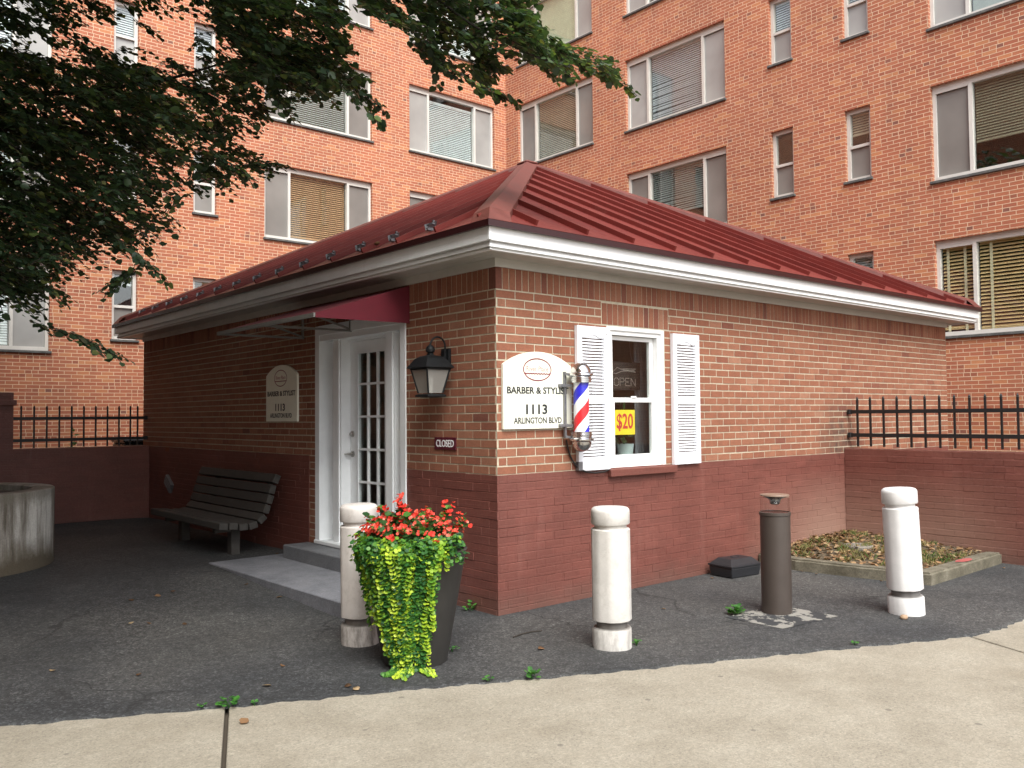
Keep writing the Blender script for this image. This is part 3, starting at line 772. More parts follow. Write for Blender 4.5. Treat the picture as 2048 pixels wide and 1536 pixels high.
# front window
b = MB(); x0, x1, z0, z1 = WIN
b.box(x0, x0+.085, -.12, -.02, z0, z1, FR); b.box(x1-.085, x1, -.12, -.02, z0, z1, FR)
b.box(x0+.085, x1-.085, -.12, -.02, z1-.075, z1, FR); b.box(x0+.085, x1-.085, -.12, -.015, z0, z0+.05, FR)
b.box(x0-.0, x0+.045, -.02, -.004, z0+.001, z1, FR); b.box(x1-.045, x1, -.02, -.004, z0+.001, z1, FR); b.box(x0+.045, x1-.045, -.02, -.004, z1-.035, z1, FR)
fw = b.build('window', M['trim'], shop)
a, c = x0+.09, x1-.09
for nm, lo, hi, dd in (('upper_sash', 1.715, z1-.08, -.085), ('lower_sash', z0+.055, 1.745, -.065)):
    s = MB(); st = .05
    s.box(a, a+st, dd-.018, dd+.018, lo, hi, FR); s.box(c-st, c, dd-.018, dd+.018, lo, hi, FR)
    s.box(a+st, c-st, dd-.018, dd+.018, hi-.036, hi, FR); s.box(a+st, c-st, dd-.018, dd+.018, lo, lo+(.06 if nm == 'lower_sash' else .036), FR)
    so = s.build('sash', M['trim'], fw)
    g = MB(); g.box(a+st, c-st, dd-.003, dd+.003, lo+(.06 if nm == 'lower_sash' else .036), hi-.036, FR); g.build('pane', M['glass'], fw)
s = MB(); s.cbox((a+c)/2-.03, (a+c)/2+.03, -.06, -.035, 1.745, 1.765, .004, FR); s.build('sash_lock', M['trim'], fw)
s = MB()
for k in range(int((2.22-1.285)/.0715)+1): pass
s.cbox(1.285, 2.215, -.10, .052, 1.035, 1.106, .008, FR); s.build('sill', M['maroon'], fw)
s = MB()
for k in range(24):
    s.add([(2.0+k*.009, .30+.012*math.sin(k*1.3), 1.12), (2.0+(k+1)*.009, .30+.012*math.sin((k+1)*1.3), 1.12), (2.0+(k+1)*.009, .30+.012*math.sin((k+1)*1.3), 2.36), (2.0+k*.009, .30+.012*math.sin(k*1.3), 2.36)], [(0, 1, 2, 3)])
so = s.build('curtain', M['curtain'], fw, recalc=False)
s = MB(); s.box(1.2, 2.2, .16, .42, 1.15, 1.208); s.build('inner_sill', M['trim'], fw)
# louvred shutters
for x0_, x1_ in ((.885, 1.278), (2.185, 2.592)):
    zb, zt = 1.11, 2.375; b = MB(); D0, D1 = .004, .040
    sw = .055
    b.box(x0_, x0_+sw, D0, D1, zb, zt, FR); b.box(x1_-sw, x1_, D0, D1, zb, zt, FR)
    b.box(x0_+sw, x1_-sw, D0, D1-.002, zb, zb+.10, FR); b.box(x0_+sw, x1_-sw, D0, D1-.002, 1.69, 1.755, FR)
    # arched top rail
    xa, xb = x0_+sw, x1_-sw; n = 14; pts = [(xa, zt), (xa, zt-.10)]
    for k in range(n+1):
        u = k/n; xx = xa+(xb-xa)*(.18+.64*u); pts.append((xx, zt-.10+.028*math.sin(math.pi*u)**1.3))
    pts += [(xb, zt-.10), (xb, zt)]
    b.prism([FR(x, D0, z) for x, z in pts], Vector(FR(0, D1-.002, 0))-Vector(FR(0, D0, 0)))
    sh = b.build('shutter', M['shut'], shop)
    s = MB()
    s.box(xa, xb, D0+.01, D1-.010, zt-.105, zt-.04, FR)
    for lo, hi in ((zb+.10, 1.69), (1.755, zt-.105)):
        n = int((hi-lo)/.0265); st = (hi-lo)/n
        for k in range(n):
            z = lo+k*st
            s.add([FR(xa, D1-.006, z+.002), FR(xb, D1-.006, z+.002), FR(xb, D0+.016, z+st*.62), FR(xa, D0+.016, z+st*.62), FR(xa, D0+.022, z-.002), FR(xb, D0+.022, z-.002)], [(0, 1, 2, 3), (0, 1, 5, 4)])
    s.build('louvre', M['shut'], sh, recalc=False)
    s = MB()
    for (sx, sz) in ((x0_+.03, zt-.06), (x1_-.03, zt-.06), (x0_+.03, zb+.05), (x1_-.03, zb+.05), (x0_+.03, 1.72), (x1_-.03, 1.72)): s.cbox(sx-.006, sx+.006, D1-.002, D1+.003, sz-.006, sz+.006, .002, FR)
    s.build('screw', M['steel'], sh)
# door set
y0, y1, z0, z1 = DOOR
b = MB()
b.box(y0, y0+.08, -.22, .012, z0, z1, FL); b.box(y1-.09, y1, -.22, .012, z0, z1, FL)
b.box(y0+.08, y1-.09, -.22, .006, 2.40, z1-.10, FL); b.box(y0+.08, y1-.09, -.22, .022, z1-.10, z1, FL)
b.box(1.575, 1.735, -.22, -.055, z0+.02, 2.40, FL); b.box(2.585, 2.745, -.22, -.055, z0+.02, 2.40, FL)
b.box(1.60, 1.71, -.055, -.04, z0+.02, 2.40, FL); b.box(2.61, 2.72, -.055, -.04, z0+.02, 2.40, FL)
b.box(1.735, 2.585, -.22, -.13, 2.375, 2.40, FL)
b.cbox(y0+.0, y1-.0, -.22, .03, z0-.004, z0+.035, .006, FL)
df = b.build('door_frame', M['door'], shop)
for a, c in ((y0+.08, 1.575), (2.745, y1-.09)):
    s = MB(); D0, D1 = -.19, -.15
    s.box(a, a+.035, D0, D1, z0+.035, 2.40, FL); s.box(c-.035, c, D0, D1, z0+.035, 2.40, FL)
    s.box(a+.035, c-.035, D0, D1, z0+.035, .60, FL); s.box(a+.035, c-.035, D0, D1, 2.27, 2.40, FL)
    for k in range(1, 5): zz = .60+k*1.67/5; s.box(a+.035, c-.035, D0+.008, D1-.004, zz-.011, zz+.011, FL)
    so = s.build('sidelight', M['door'], shop)
    g = MB(); g.box(a+.035, c-.035, -.173, -.169, .60, 2.27, FL); g.build('pane', M['glass'], so)
s = MB(); s.box(1.40, 1.545, -.166, -.164, 1.34, 1.50, FL); s.build('yellow_notice', M['yellow'], df)
b = MB(); a, c = 1.74, 2.58; D0, D1 = -.205, -.162; ga, gc, gz0, gz1 = 1.885, 2.435, .60, 2.265
b.box(a, ga, D0, D1, z0+.04, 2.372, FL); b.box(gc, c, D0, D1, z0+.04, 2.372, FL)
b.box(ga, gc, D0, D1, z0+.04, gz0, FL); b.box(ga, gc, D0, D1, gz1, 2.372, FL)
for P0, P1 in ((ga, ga+.022), (gc-.022, gc)): b.box(P0, P1, D1, D1+.01, gz0, gz1, FL)
b.box(ga+.022, gc-.022, D1, D1+.01, gz0, gz0+.022, FL); b.box(ga+.022, gc-.022, D1, D1+.01, gz1-.022, gz1, FL)
door = b.build('door', M['door'], shop)
s = MB()
for k in (1, 2): yy = ga+k*(gc-ga)/3; s.box(yy-.011, yy+.011, D0+.012, D1-.004, gz0, gz1, FL)
for k in range(1, 5): zz = gz0+k*(gz1-gz0)/5; s.box(ga, gc, D0+.013, D1-.003, zz-.011, zz+.011, FL)
s.build('glazing_bars', M['door'], door)
g = MB(); g.box(ga, gc, D0+.02, D0+.025, gz0, gz1, FL); g.build('pane', M['glass'], door)
def disc(b, c, ax, r, d, n=20):
    b.tube([Vector(c), Vector(c)+Vector(ax)*d*.7, Vector(c)+Vector(ax)*d], [r, r, r*.8], n)
s = MB(); disc(s, (.161, 2.53, 1.42), (-1, 0, 0), .032, .022); disc(s, (.14, 2.53, 1.42), (-1, 0, 0), .016, .014); s.build('deadbolt', M['steel'], door, 40)
s = MB(); disc(s, (.161, 2.53, 1.215), (-1, 0, 0), .033, .016); disc(s, (.145, 2.53, 1.215), (-1, 0, 0), .014, .05)
s.tube([(.10, 2.53, 1.215), (.098, 2.58, 1.213), (.103, 2.635, 1.208)], [.012, .010, .008], 10); s.build('handle', M['steel'], door, 40)

# text as real thin letters
def text(txt, w, h, mat, o, ex, ey, parent, bold=0., depth=.0015, name='lettering'):
    cu = bpy.data.curves.new('t', 'FONT'); cu.body = txt; cu.size = 1; cu.offset = bold; cu.extrude = .01; cu.resolution_u = 3
    to = bpy.data.objects.new('t', cu); COL.objects.link(to)
    dg = bpy.context.evaluated_depsgraph_get(); me = bpy.data.meshes.new_from_object(to.evaluated_get(dg))
    bpy.data.objects.remove(to); 
    co = np.empty(len(me.vertices)*3); me.vertices.foreach_get('co', co); co = co.reshape(-1, 3)
    mn, mx = co.min(0), co.max(0); co[:, 0] = ((co[:, 0]-mn[0])/(mx[0]-mn[0])-.5)*w; co[:, 1] = ((co[:, 1]-mn[1])/(mx[1]-mn[1])-.5)*h; co[:, 2] = (co[:, 2]-mn[2])/(mx[2]-mn[2])*depth
    ex = np.array(ex, float); ey = np.array(ey, float); ez = np.cross(ex, ey)
    W = np.array(o)+co[:, 0:1]*ex+co[:, 1:2]*ey+co[:, 2:3]*ez
    me.vertices.foreach_set('co', W.astype(np.float32).ravel()); me.update(); me.materials.clear()
    me.name = name
    return link(name, me, mat, parent)

def shop_sign(P, tl, tr, zb, label, ex, sgn):
    """cream board with an arched head; tl/tr run left to right as read"""
    wd = abs(tr-tl); s = 1 if tr > tl else -1
    o = empty('shop_sign', P((tl+tr)/2, .0, zb), label, 'sign', 'cream boards beside the shop door and window')
    q = lambda x, z, d=.03: P(tl+s*x, d, zb+z)
    pts = [(0, 0), (wd, 0), (wd, .525)]
    c = .115; rr = (wd*wd/4+c*c)/(2*c); zc = .525+c-rr; a0 = math.asin(wd/2/rr)
    for k in range(1, 24): a = a0-2*a0*k/24; pts.append((wd/2+rr*math.sin(a), zc+rr*math.cos(a)))
    pts.append((0, .525))
    b = MB(); b.prism([q(x, z, .004) for x, z in pts], Vector(P(0, .028, 0))-Vector(P(0, .004, 0))); b.build('board', M['cream'], o)
    f = .0285
    text('BARBER & STYLIST', wd*.90, .058, M['ink'], q(wd*.5, .317, f), ex, (0, 0, 1), o, .026)
    text('1113', wd*.31, .084, M['ink'], q(wd*.47, .160, f), ex, (0, 0, 1), o, .03)
    text('ARLINGTON BLVD', wd*.70, .052, M['ink'], q(wd*.49, .068, f), ex, (0, 0, 1), o, .018)
    e = MB(); n = 48; A, B = .160, .096; cx, cz = wd*.485, .49
    for k in range(n):
        a, c2 = 2*math.pi*k/n, 2*math.pi*(k+1)/n
        e.add([q(cx+A*math.cos(a), cz+B*math.sin(a), f+.0012), q(cx+A*math.cos(c2), cz+B*math.sin(c2), f+.0012), q(cx+(A-.010)*math.cos(c2), cz+(B-.010)*math.sin(c2), f+.0012), q(cx+(A-.010)*math.cos(a), cz+(B-.010)*math.sin(a), f+.0012)], [(0, 1, 2, 3)])
    for k in range(40):
        u0, u1 = k/40, (k+1)/40; zz = lambda u: cz-.034+.003*math.sin(u*60)
        X = lambda u: cx-.145+.29*u
        e.add([q(X(u0), zz(u0)-.005, f+.0009), q(X(u1), zz(u1)-.005, f+.0009), q(X(u1), zz(u1)+.005, f+.0009), q(X(u0), zz(u0)+.005, f+.0009)], [(0, 1, 2, 3)])
    e.build('oval_emblem', M['inkred'], o, recalc=False)
    text('River Place', .245, .042, M['inkpale'], q(cx, cz+.008, f), ex, (0, 0, 1), o, .0)
    return o
shop_sign(FR, .048, .817, 1.484, 'cream arched sign board on the sunlit front brick, partly behind the barber pole', (1, 0, 0), 1)
shop_sign(FL, 4.18, 3.405, 1.553, 'cream arched sign board on the shaded side wall above the bench', (0, -1, 0), 1)
o = empty('closed_sign', FL(.688, 0, 1.36), 'small maroon sign with white lettering under the wall lantern', 'sign')
b = MB(); b.cbox(.532, .843, .003, .012, 1.306, 1.413, .002, FL); b.build('plate', M['closed'], o)
text('CLOSED', .255, .062, M['white'], FL(.688, .0125, 1.36), (0, -1, 0), (0, 0, 1), o, .012)
# window contents
o = empty('price_card', (1.60, .055, 1.42), 'yellow price card with red figures stuck in the lower pane', 'price card')
b = MB(); b.box(1.47, 1.745, -.0765, -.0745, 1.408, 1.638, FR); b.build('card', M['yellow'], o)
text('$20', .225, .165, M['redink'], FR(1.607, -.0743, 1.523), (1, 0, 0), (0, 0, 1), o, .02, .001)
o = empty('open_sign', (1.76, .25, 1.95), 'dark unlit light board reading open with scissors and comb, in upper pane', 'light sign')
b = MB(); b.box(1.42, 2.03, -.262, -.25, 1.83, 2.10, FR); b.build('board', M['neonbox'], o)
e = MB()
def dots(pts, step=.011):
    for p, q in zip(pts, pts[1:]):
        n = max(1, int(math.dist(p, q)/step))
        for k in range(n):
            u = k/n; x = p[0]+(q[0]-p[0])*u; z = p[1]+(q[1]-p[1])*u; e.cbox(x-.003, x+.003, -.249, -.244, z-.003, z+.003, .001, FR)
def glyph(x, z, pts, w=.062, h=.072): dots([(x+a*w, z+b_*h) for a, b_ in pts])
zq = 1.872
glyph(1.655, zq, [(0, .2), (0, .8), (.3, 1), (.7, 1), (1, .8), (1, .2), (.7, 0), (.3, 0), (0, .2)])
glyph(1.737, zq, [(0, 0), (0, 1), (.7, 1), (1, .75), (.7, .5), (0, .5)])
glyph(1.815, zq, [(1, 0), (0, 0), (0, 1), (1, 1)]); glyph(1.815, zq, [(0, .5), (.8, .5)])
glyph(1.893, zq, [(0, 0), (0, 1), (1, 0), (1, 1)])
dots([(1.56, 1.95), (1.70, 2.045), (1.75, 2.03), (1.85, 2.035), (1.97, 2.035)]); dots([(1.57, 2.0), (1.68, 1.985), (1.76, 2.01), (1.85, 2.015), (1.97, 2.005)]); dots([(1.78, 2.022), (1.95, 2.02)])
e.build('light_tube', M['neon'], o)
b = MB(); b.tube([(1.55, .256, 2.10), (1.62, .256, 2.20), (1.66, .256, 2.36)], .003, 5); b.tube([(1.93, .256, 2.10), (1.90, .256, 2.18), (1.88, .256, 2.36)], .003, 5); b.build('hanging_chain', M['steel'], o)
o = empty('window_plant', (1.82, .25, 1.21), 'green houseplant in a pale ceramic pot on the window sill', 'houseplant')
b = MB(); b.lathe([(.07, 0), (.085, .10), (.088, .105), (.08, .105), (.078, .09), (0, .09)], (1.80, .25, 1.21), 24); b.build('pot', M['potblue'], o, 40)
C_, D_, N_, L_ = [], [], [], []
for k in range(10):
    a = rng.uniform(0, 6.28); hgt = rng.choice([.12, .2, .3, .42, .5]); 
    C_.append((1.80+.05*math.cos(a), .265+.03*math.sin(a), 1.2+hgt)); D_.append((math.cos(a), .4*math.sin(a), rng.uniform(-.2, .8))); N_.append((rng.uniform(-.5, .5), -.8, .6)); L_.append(rng.uniform(.06, .12))
V, F = leaves(C_, D_, N_, L_); np_mesh('foliage', V, F, M['treeleaf'], o, nrg.random(len(F)))
b = MB()
for k in range(4): b.tube([(1.80, .265, 1.2), (1.80+rng.uniform(-.03, .03), .265, 1.55), (1.80+rng.uniform(-.06, .06), .27, 1.72)], .003, 5)
b.build('stem', M['weed'], o)
# awning over the door
o = empty('awning', (0, 2.27, 2.45), 'burgundy canvas awning on grey tubes over the shop door', 'awning')
ya, yb, yz, xo, zl, zh = 1.235, 3.306, 2.452, -.953, 2.455, 2.79
b = MB()
b.add([(-.004, ya, zh), (-.004, yb, zh), (xo, yb, zl+.02), (xo, ya, zl+.02)], [(0, 1, 2, 3)])
b.add([(-.004, ya, zh), (-.004, ya, zl-.01), (xo, ya, zl-.018), (xo, ya, zl+.02)], [(0, 1, 2, 3)])
me = b.build('canopy', M['awn'], o, recalc=False); me.modifiers.new('thick', 'SOLIDIFY').thickness = .004
b = MB()
for y in (ya+.014, (ya+yb)/2, yb-.014):
    b.bar((xo+.012, y, zl), (-.006, y, zl+.006), .022); b.bar((-.016, y, zl), (-.016, y, zh-.03), .022)
    b.bar((xo+.012, y, zl+.004), (-.02, y, zh-.03), .018); b.bar((-.02, y, zl+.02), (-.42, y, zl+.135), .018)
b.bar((xo-.004, ya, zl+.004), (xo-.004, yb, zl+.004), .024, .036); b.build('awning_frame', M['awnf'], o)
# wall lantern
o = empty('wall_lantern', FL(.65, 0, 2.0), 'black carriage lantern with frosted panes on the brick beside the door', 'lantern')
lx, ly = -.19, .645
b = MB(); b.cbox(.60, .72, .001, .028, 2.0, 2.175, .006, FL); b.cbox(.63, .69, .028, .05, 2.08, 2.16, .005, FL); b.build('wall_plate', M['black'], o)
b = MB(); pts = [(-.03, ly, 2.15)]
for k in range(13): a = math.pi*k/12; pts.append((-.115-.085*-math.cos(a)*1.0, ly, 2.19+.085*math.sin(a)))
pts = [(-.035, ly, 2.12)]+[(-.035-.155*(1-math.cos(math.pi*k/12))/2, ly, 2.19+.08*math.sin(math.pi*k/12)) for k in range(13)]+[(lx, ly, 2.175)]
b.tube(pts, .008, 8); b.bar((-.03, ly, 2.10), (lx, ly, 2.10), .012); b.build('hook', M['black'], o, 50)
def sq(b, prof, c, ang=R(0)):
    """square-section lathe"""
    vs = []; 
    for r, z in prof:
        for k in range(4): a = ang+math.pi/4+k*math.pi/2; vs.append((c[0]+r*1.414*math.cos(a), c[1]+r*1.414*math.sin(a), z))
    fs = [tuple(4*i+k for k in (0, 1)) + (4*i+4+1, 4*i+4) for i in range(0)]
    for i in range(len(prof)-1):
        for k in range(4): fs.append((4*i+k, 4*i+(k+1) % 4, 4*i+4+(k+1) % 4, 4*i+4+k))
    fs += [(3, 2, 1, 0), tuple(4*(len(prof)-1)+k for k in range(4))]
    b.add(vs, fs)
b = MB(); sq(b, [(.128, 1.995), (.148, 2.004), (.135, 2.02), (.118, 2.045), (.098, 2.078), (.062, 2.102), (.022, 2.112), (.020, 2.128)], (lx, ly))
b.lathe([(.018, 2.125), (.036, 2.14), (.040, 2.158), (.034, 2.18), (.016, 2.195), (.008, 2.205)], (lx, ly, 0), 20); b.build('lantern_roof', M['black'], o, 35)
b = MB(); zt_, zb_, rt, rb = 1.995, 1.79, .118, .074
for sx, sy in ((1, 1), (1, -1), (-1, 1), (-1, -1)): b.bar((lx+sx*rt, ly+sy*rt, zt_), (lx+sx*rb, ly+sy*rb, zb_), .013)
sq(b, [(.078, 1.782), (.094, 1.772), (.094, 1.760), (.05, 1.752)], (lx, ly)); sq(b, [(.124, 1.985), (.124, 1.998)], (lx, ly)); b.build('lantern_cage', M['black'], o)
def mat_frost():
    t = NT('frosted_pane'); tr = t.n('ShaderNodeBsdfTransparent'); tr.inputs[0].default_value = (.75, .74, .70, 1)
    p = t.principled((.42, .41, .38), .35); mx = t.n('ShaderNodeMixShader'); mx.inputs[0].default_value = .5
    t.l(p.outputs[0], mx.inputs[1]); t.l(tr.outputs[0], mx.inputs[2]); t.l(mx.outputs[0], t.out.inputs[0]); return t.m
b = MB(); k_ = .004
sq(b, [(rb-k_, zb_), (rt-k_, zt_-.01)], (lx, ly)); b.build('lantern_glass', mat_frost(), o)
b = MB(); b.lathe([(.018, 1.79), (.018, 1.845), (.016, 1.85), (.028, 1.875), (.030, 1.90), (.02, 1.925), (.006, 1.94)], (lx, ly, 0), 16); b.build('bulb', M['white'], o, 50)
# barber pole
px, py = .817, -.145
o = empty('barber_pole', (px, py, 1.29), 'red white and blue striped barber pole with chrome domes bracketed beside the shutter', 'barber pole')
b = MB(); b.lathe([(.066, 1.448), (.066, 1.872)], (0, 0, -1.66), 40)
st = b.build('striped_cylinder', M['stripe'], None, 50); st.parent = o; st.location = (0, 0, 1.66-1.29)
b = MB(); b.lathe([(.094, 1.448), (.094, 1.872)], (px, py, 0), 40); gl = b.build('glass_tube', M['clear'], o, 50)
def dome(b, z, s):
    pr = [(.0, z)]; 
    pr = [(.088, z), (.088, z+s*.018), (.094, z+s*.020), (.094, z+s*.030), (.088, z+s*.034), (.088, z+s*.046), (.100, z+s*.052), (.107, z+s*.062), (.104, z+s*.076), (.092, z+s*.084)]
    for k in range(0, 9): a = math.pi/2*k/8; pr.append((.086*math.cos(a)+.0005, z+s*(.086+.088*math.sin(a))))
    b.lathe(pr, (px, py, 0), 40)
b = MB(); dome(b, 1.868, 1); b.build('top_dome', M['chrome'], o, 40)
b = MB(); dome(b, 1.452, -1); b.build('bottom_dome', M['chrome'], o, 40)
b = MB(); b.bar((.722, -.042, 1.40), (.722, -.042, 1.965), .020, .02)
for z in (1.845, 1.505): b.cbox(.655, .745, .026, .060, z-.014, z+.014, .004, FR); b.bar((.722, -.05, z), (.76, -.10, z), .018, .022)
b.bar((.722, -.05, 1.41), (.79, -.13, 1.40), .03, .02); b.bar((.722, -.05, 1.945), (.79, -.13, 1.93), .03, .02)
b.build('bracket', M['galv'], o)
b = MB(); b.tube([(.735, -.04, 1.38), (.76, -.03, 1.32), (.80, -.02, 1.24), (.86, -.018, 1.165), (.90, -.03, 1.125), (.97, -.045, 1.10), (1.08, -.048, 1.085), (1.2, -.046, 1.09), (1.275, -.03, 1.105)], .0075, 8)
tag(b.build('power_cord', M['cord'], None, 50), 'black power cord drooping from the barber pole under the shutter', 'cord')
o = tag(MB().cbox(.878, .928, .002, .05, 1.11, 1.19, .006, FR).build('junction_box', M['galv']), 'small grey metal box under the corner of the left shutter', 'junction box')

# wall vent on the shaded side
o = empty('wall_vent', FL(7.40, 0, .66), 'small grey tilted square vent on the dark wall behind the bench', 'vent')
def VP(a, b_, d):
    c, s = math.cos(R(33)), math.sin(R(33)); return FL(7.40+(a*c-b_*s), d, .66+(a*s+b_*c))
b = MB(); b.cbox(-.13, .13, -.075, .075, .0, .05, .006, lambda x, y, z: VP(x, y, z)); b.build('cover', M['galv'], o)
b = MB()
for k in range(3): b.cbox(-.11, .11, -.055+k*.04, -.035+k*.04, .05, .058, .002, lambda x, y, z: VP(x, y, z))
b.build('louvre', M['galv'], o)

# ------------------------------------------------------------------ yard walls, fences, pier
def yard_wall(P, t0, t1, ztop, label, name='yard_wall'):
    b = MB(); painted_bricks(b, P, t0, t1, ztop, -.25)
    b.quad(P(t0, -.003, ztop), P(t1, -.003, ztop), P(t1, -.25, ztop), P(t0, -.25, ztop)); b.quad(P(t0, -.25, -.25), P(t1, -.25, -.25), P(t1, -.25, ztop), P(t0, -.25, ztop))
    for t in (t0, t1): b.quad(P(t, 0, -.25), P(t, -.25, -.25), P(t, -.25, ztop), P(t, 0, ztop))
    return tag(b.build(name, M['maroon'], None, recalc=False), label, 'wall')
yard_wall(lambda t, d, z: (XW-d, t, z), -4.5, -.003, 1.16, 'low maroon painted brick wall behind the soil bed, carrying the fence', )
yard_wall(lambda t, d, z: (t, YW-d, z), -6.0, -.005, 1.192, 'low maroon painted brick wall in deep shade at the back of the yard')
def fence(P, ts, t0, t1, zb, zt, r1, r2, label, brk):
    o = empty('iron_fence', P(t0, -.1, zb), label, 'fence', 'iron railings on the yard walls')
    for t in ts:
        b = MB(); b.box(t-.0105, t+.0105, -.1105, -.0895, zb, zt-.05, P)
        c = P(t, -.1, zt-.05)
        b.lathe([(.012, 0), (.017, .006), (.017, .012), (.012, .016), (.015, .028), (.0005, .055)], c, 8); b.build('picket', M['iron'], o)
    for z in (r1, r2):
        b = MB(); b.box(t0, t1, -.119, -.081, z-.022, z+.022, P); b.build('rail', M['iron'], o)
        b = MB(); b.cbox(brk-.02, brk+.02, -.13, -.07, z-.03, z+.03, .005, P); b.build('bracket', M['iron'], o)
fence(lambda t, d, z: (XW-d, t, z), [-.128-k*.1612 for k in range(16)], -2.75, -.012, 1.19, 1.785, 1.605, 1.325, 'black iron railing on the maroon wall to the right of the shop', -.03)
fence(lambda t, d, z: (t, YW-d, z), [-.15]+[-.255-k*.1635 for k in range(10)], -1.862, -.012, 1.20, 1.80, 1.618, 1.31, 'black iron railing on the shaded back wall between pier and shop', -.03)
b = MB(); pr = base_profile(1.98)
xa, xb_, yf = -2.45, -1.86, YW-.10
strip_wall(b, pr, lambda d, z: (xa+d, yf-d, z), lambda d, z: (xb_+d, yf-d, z)); strip_wall(b, pr, lambda d, z: (xb_+d, yf-d, z), lambda d, z: (xb_+d, yf+.5, z))
b.quad((xa, yf, 1.98), (xb_, yf, 1.98), (xb_, yf+.5, 1.98), (xa, yf+.5, 1.98)); b.quad((xa, yf, -.2), (xa, yf+.5, -.2), (xa, yf+.5, 1.98), (xa, yf, 1.98))
b.quad((xa, yf+.5, -.2), (xb_, yf+.5, -.2), (xb_, yf+.5, 1.98), (xa, yf+.5, 1.98))
o = b.build('brick_pier', M['maroon'], None, recalc=False); tag(o, 'dark square brick pier at the left end of the railing', 'pier')
b = MB(); b.cbox(xa-.035, xb_+.035, yf-.035, yf+.535, 1.80, 1.875, .006); b.build('corbel_course', M['maroon'], o)
# things seen over the back wall
o = empty('cooling_unit', (.42, 10.5, 0), 'glossy black metal box seen through the back railing beside the shop', 'cooling unit')
b = MB(); b.cbox(.20, .98, 10.2, 10.9, -.02, 1.19, .03); b.build('casing', M['ac'], o)
b = MB(); b.cbox(.18, 1.0, 10.18, 10.92, 1.19, 1.262, .025); b.build('lid', M['ac'], o)
for zz in (.3, .55, .8):
    pass
o = empty('sapling', (-.78, 9.5, 0), 'thin green seedling standing behind the back railing', 'plant')
C_, D_, N_, L_ = [], [], [], []
for k in range(70):
    z = rng.uniform(.5, 1.45); a = rng.uniform(0, 6.28); r_ = .03+.10*(1.5-z)
    C_.append((-.78+r_*.3*math.cos(a), 9.5+r_*.3*math.sin(a), z)); D_.append((math.cos(a), math.sin(a), rng.uniform(.1, .9))); N_.append((0, -.3, 1)); L_.append(rng.uniform(.04, .09))
V, F = leaves(C_, D_, N_, L_); np_mesh('foliage', V, F, M['weed'], o, nrg.random(len(F)))
MB().tube([(-.78, 9.5, -.05), (-.77, 9.5, .7), (-.80, 9.5, 1.45)], [.008, .006, .002], 6).build('stem', M['weed'], o)

# ------------------------------------------------------------------ ground
me = MB(); me.quad((-250, -250, -.05), (250, -250, -.05), (250, 250, -.05), (-250, 250, -.05))
tag(me.build('ground', M['dirt'], None, recalc=False), kind='structure')
edge = [(-14.0, 4.80), (-3.5, -.137), (-2.5, -.648), (-1.486, -1.115), (-.358, -1.668), (.482, -2.03), (1.353, -2.43), (1.876, -2.665), (2.08, -2.745), (2.30, -2.80), (2.65, -2.82), (3.0, -2.815), (4.0, -2.79), (9.9, -2.7)]
E_ = []
for (xa, ya_), (xb2, yb2) in zip(edge, edge[1:]):
    n = max(1, int(math.dist((xa, ya_), (xb2, yb2))/.05))
    for k in range(n): E_.append((xa+(xb2-xa)*k/n, ya_+(yb2-ya_)*k/n))
E_.append(edge[-1])
nx, ny = .425, .905
ts = [0, .008, .05, .1, .2, .35, .5, .7, .9, 1.2, 1.5, 1.8, 2.1, 2.5, 2.9, 3.3, 3.7, 4.1, 4.6, 5.2, 6, 7, 8.5, 10, 12, 15, 19]
V = []; 
for i, (x, y) in enumerate(E_):
    wb = .012*math.sin(i*.9)+.010*math.sin(i*2.3+1)+rng.uniform(-.008, .008)
    for j, t in enumerate(ts):
        q = t+wb*(1 if t < .3 else 0); X, Y = x+nx*q, y+ny*q
        z = hz(X, Y)+(0 if t > .02 else (-.02 if j == 0 else -.003))
        V.append((X, Y, z))
m_ = len(ts); F = [(i*m_+j, i*m_+j+1, (i+1)*m_+j+1, (i+1)*m_+j) for i in range(len(E_)-1) for j in range(m_-1)]
tag(np_mesh('asphalt', V, F, M['asphalt'], None, smooth=True), kind='structure')
# sidewalk: separate slabs with open joints
b = MB()
jd = Vector((-.40, -.917)).normalized()
def line(p, s): return Vector(p)+jd*s
js = [(-10.6, 3.2), (-6.6, 1.32), (-2.512, -.70), (2.045, -2.86), (6.4, -3.9), (11, -5.0)]
for p, q in zip(js, js[1:]):
    p, q = Vector(p), Vector(q); d = (q-p).normalized()*.011; ed = .6
    pts = [p+d-jd*ed, q-d-jd*ed, q-d+jd*7, p+d+jd*7]
    if (q-p).x < 0: pts = pts[::-1]
    zt_ = -.010; b.prism([(v.x, v.y, -.06) for v in pts], (0, 0, .06+zt_))
sw = b.build('sidewalk', M['walk'], None); tag(sw, kind='structure')
bv = sw.modifiers.new('b', 'BEVEL'); bv.width = .008; bv.segments = 2
# door slab and step
b = MB()
b.prism([(-1.0, 3.42, -.02), (-.97, .72, -.02), (.004, .70, -.02), (.004, 3.45, -.02)], (0, 0, .145)); o = tag(b.build('door_slab', M['slab']), kind='structure'); bv = o.modifiers.new('b', 'BEVEL'); bv.width = .006
b = MB(); b.cbox(-.30, -.004, 1.22, 3.18, .10, .262, .008); o = tag(b.build('doorstep', M['step']), 'grey painted concrete doorstep below the white door', 'doorstep')
b = MB(); b.quad((1.265, -1.25, .004), (1.27, -1.755, .004), (1.94, -1.825, .004), (1.95, -1.27, .004))
def mat_pad():
    t = NT('flaking_pad'); g = t.geo()
    s = t.ramp(t.noise(6, 6, .7, g), [(.47, 0.), (.5, 1.)])
    t.principled(t.mix(s, (.235, .225, .20), (.03, .031, .033)), .85); t.bump(s, .004, .5); return t.m
tag(b.build('concrete_pad', mat_pad(), None, recalc=False), kind='structure')
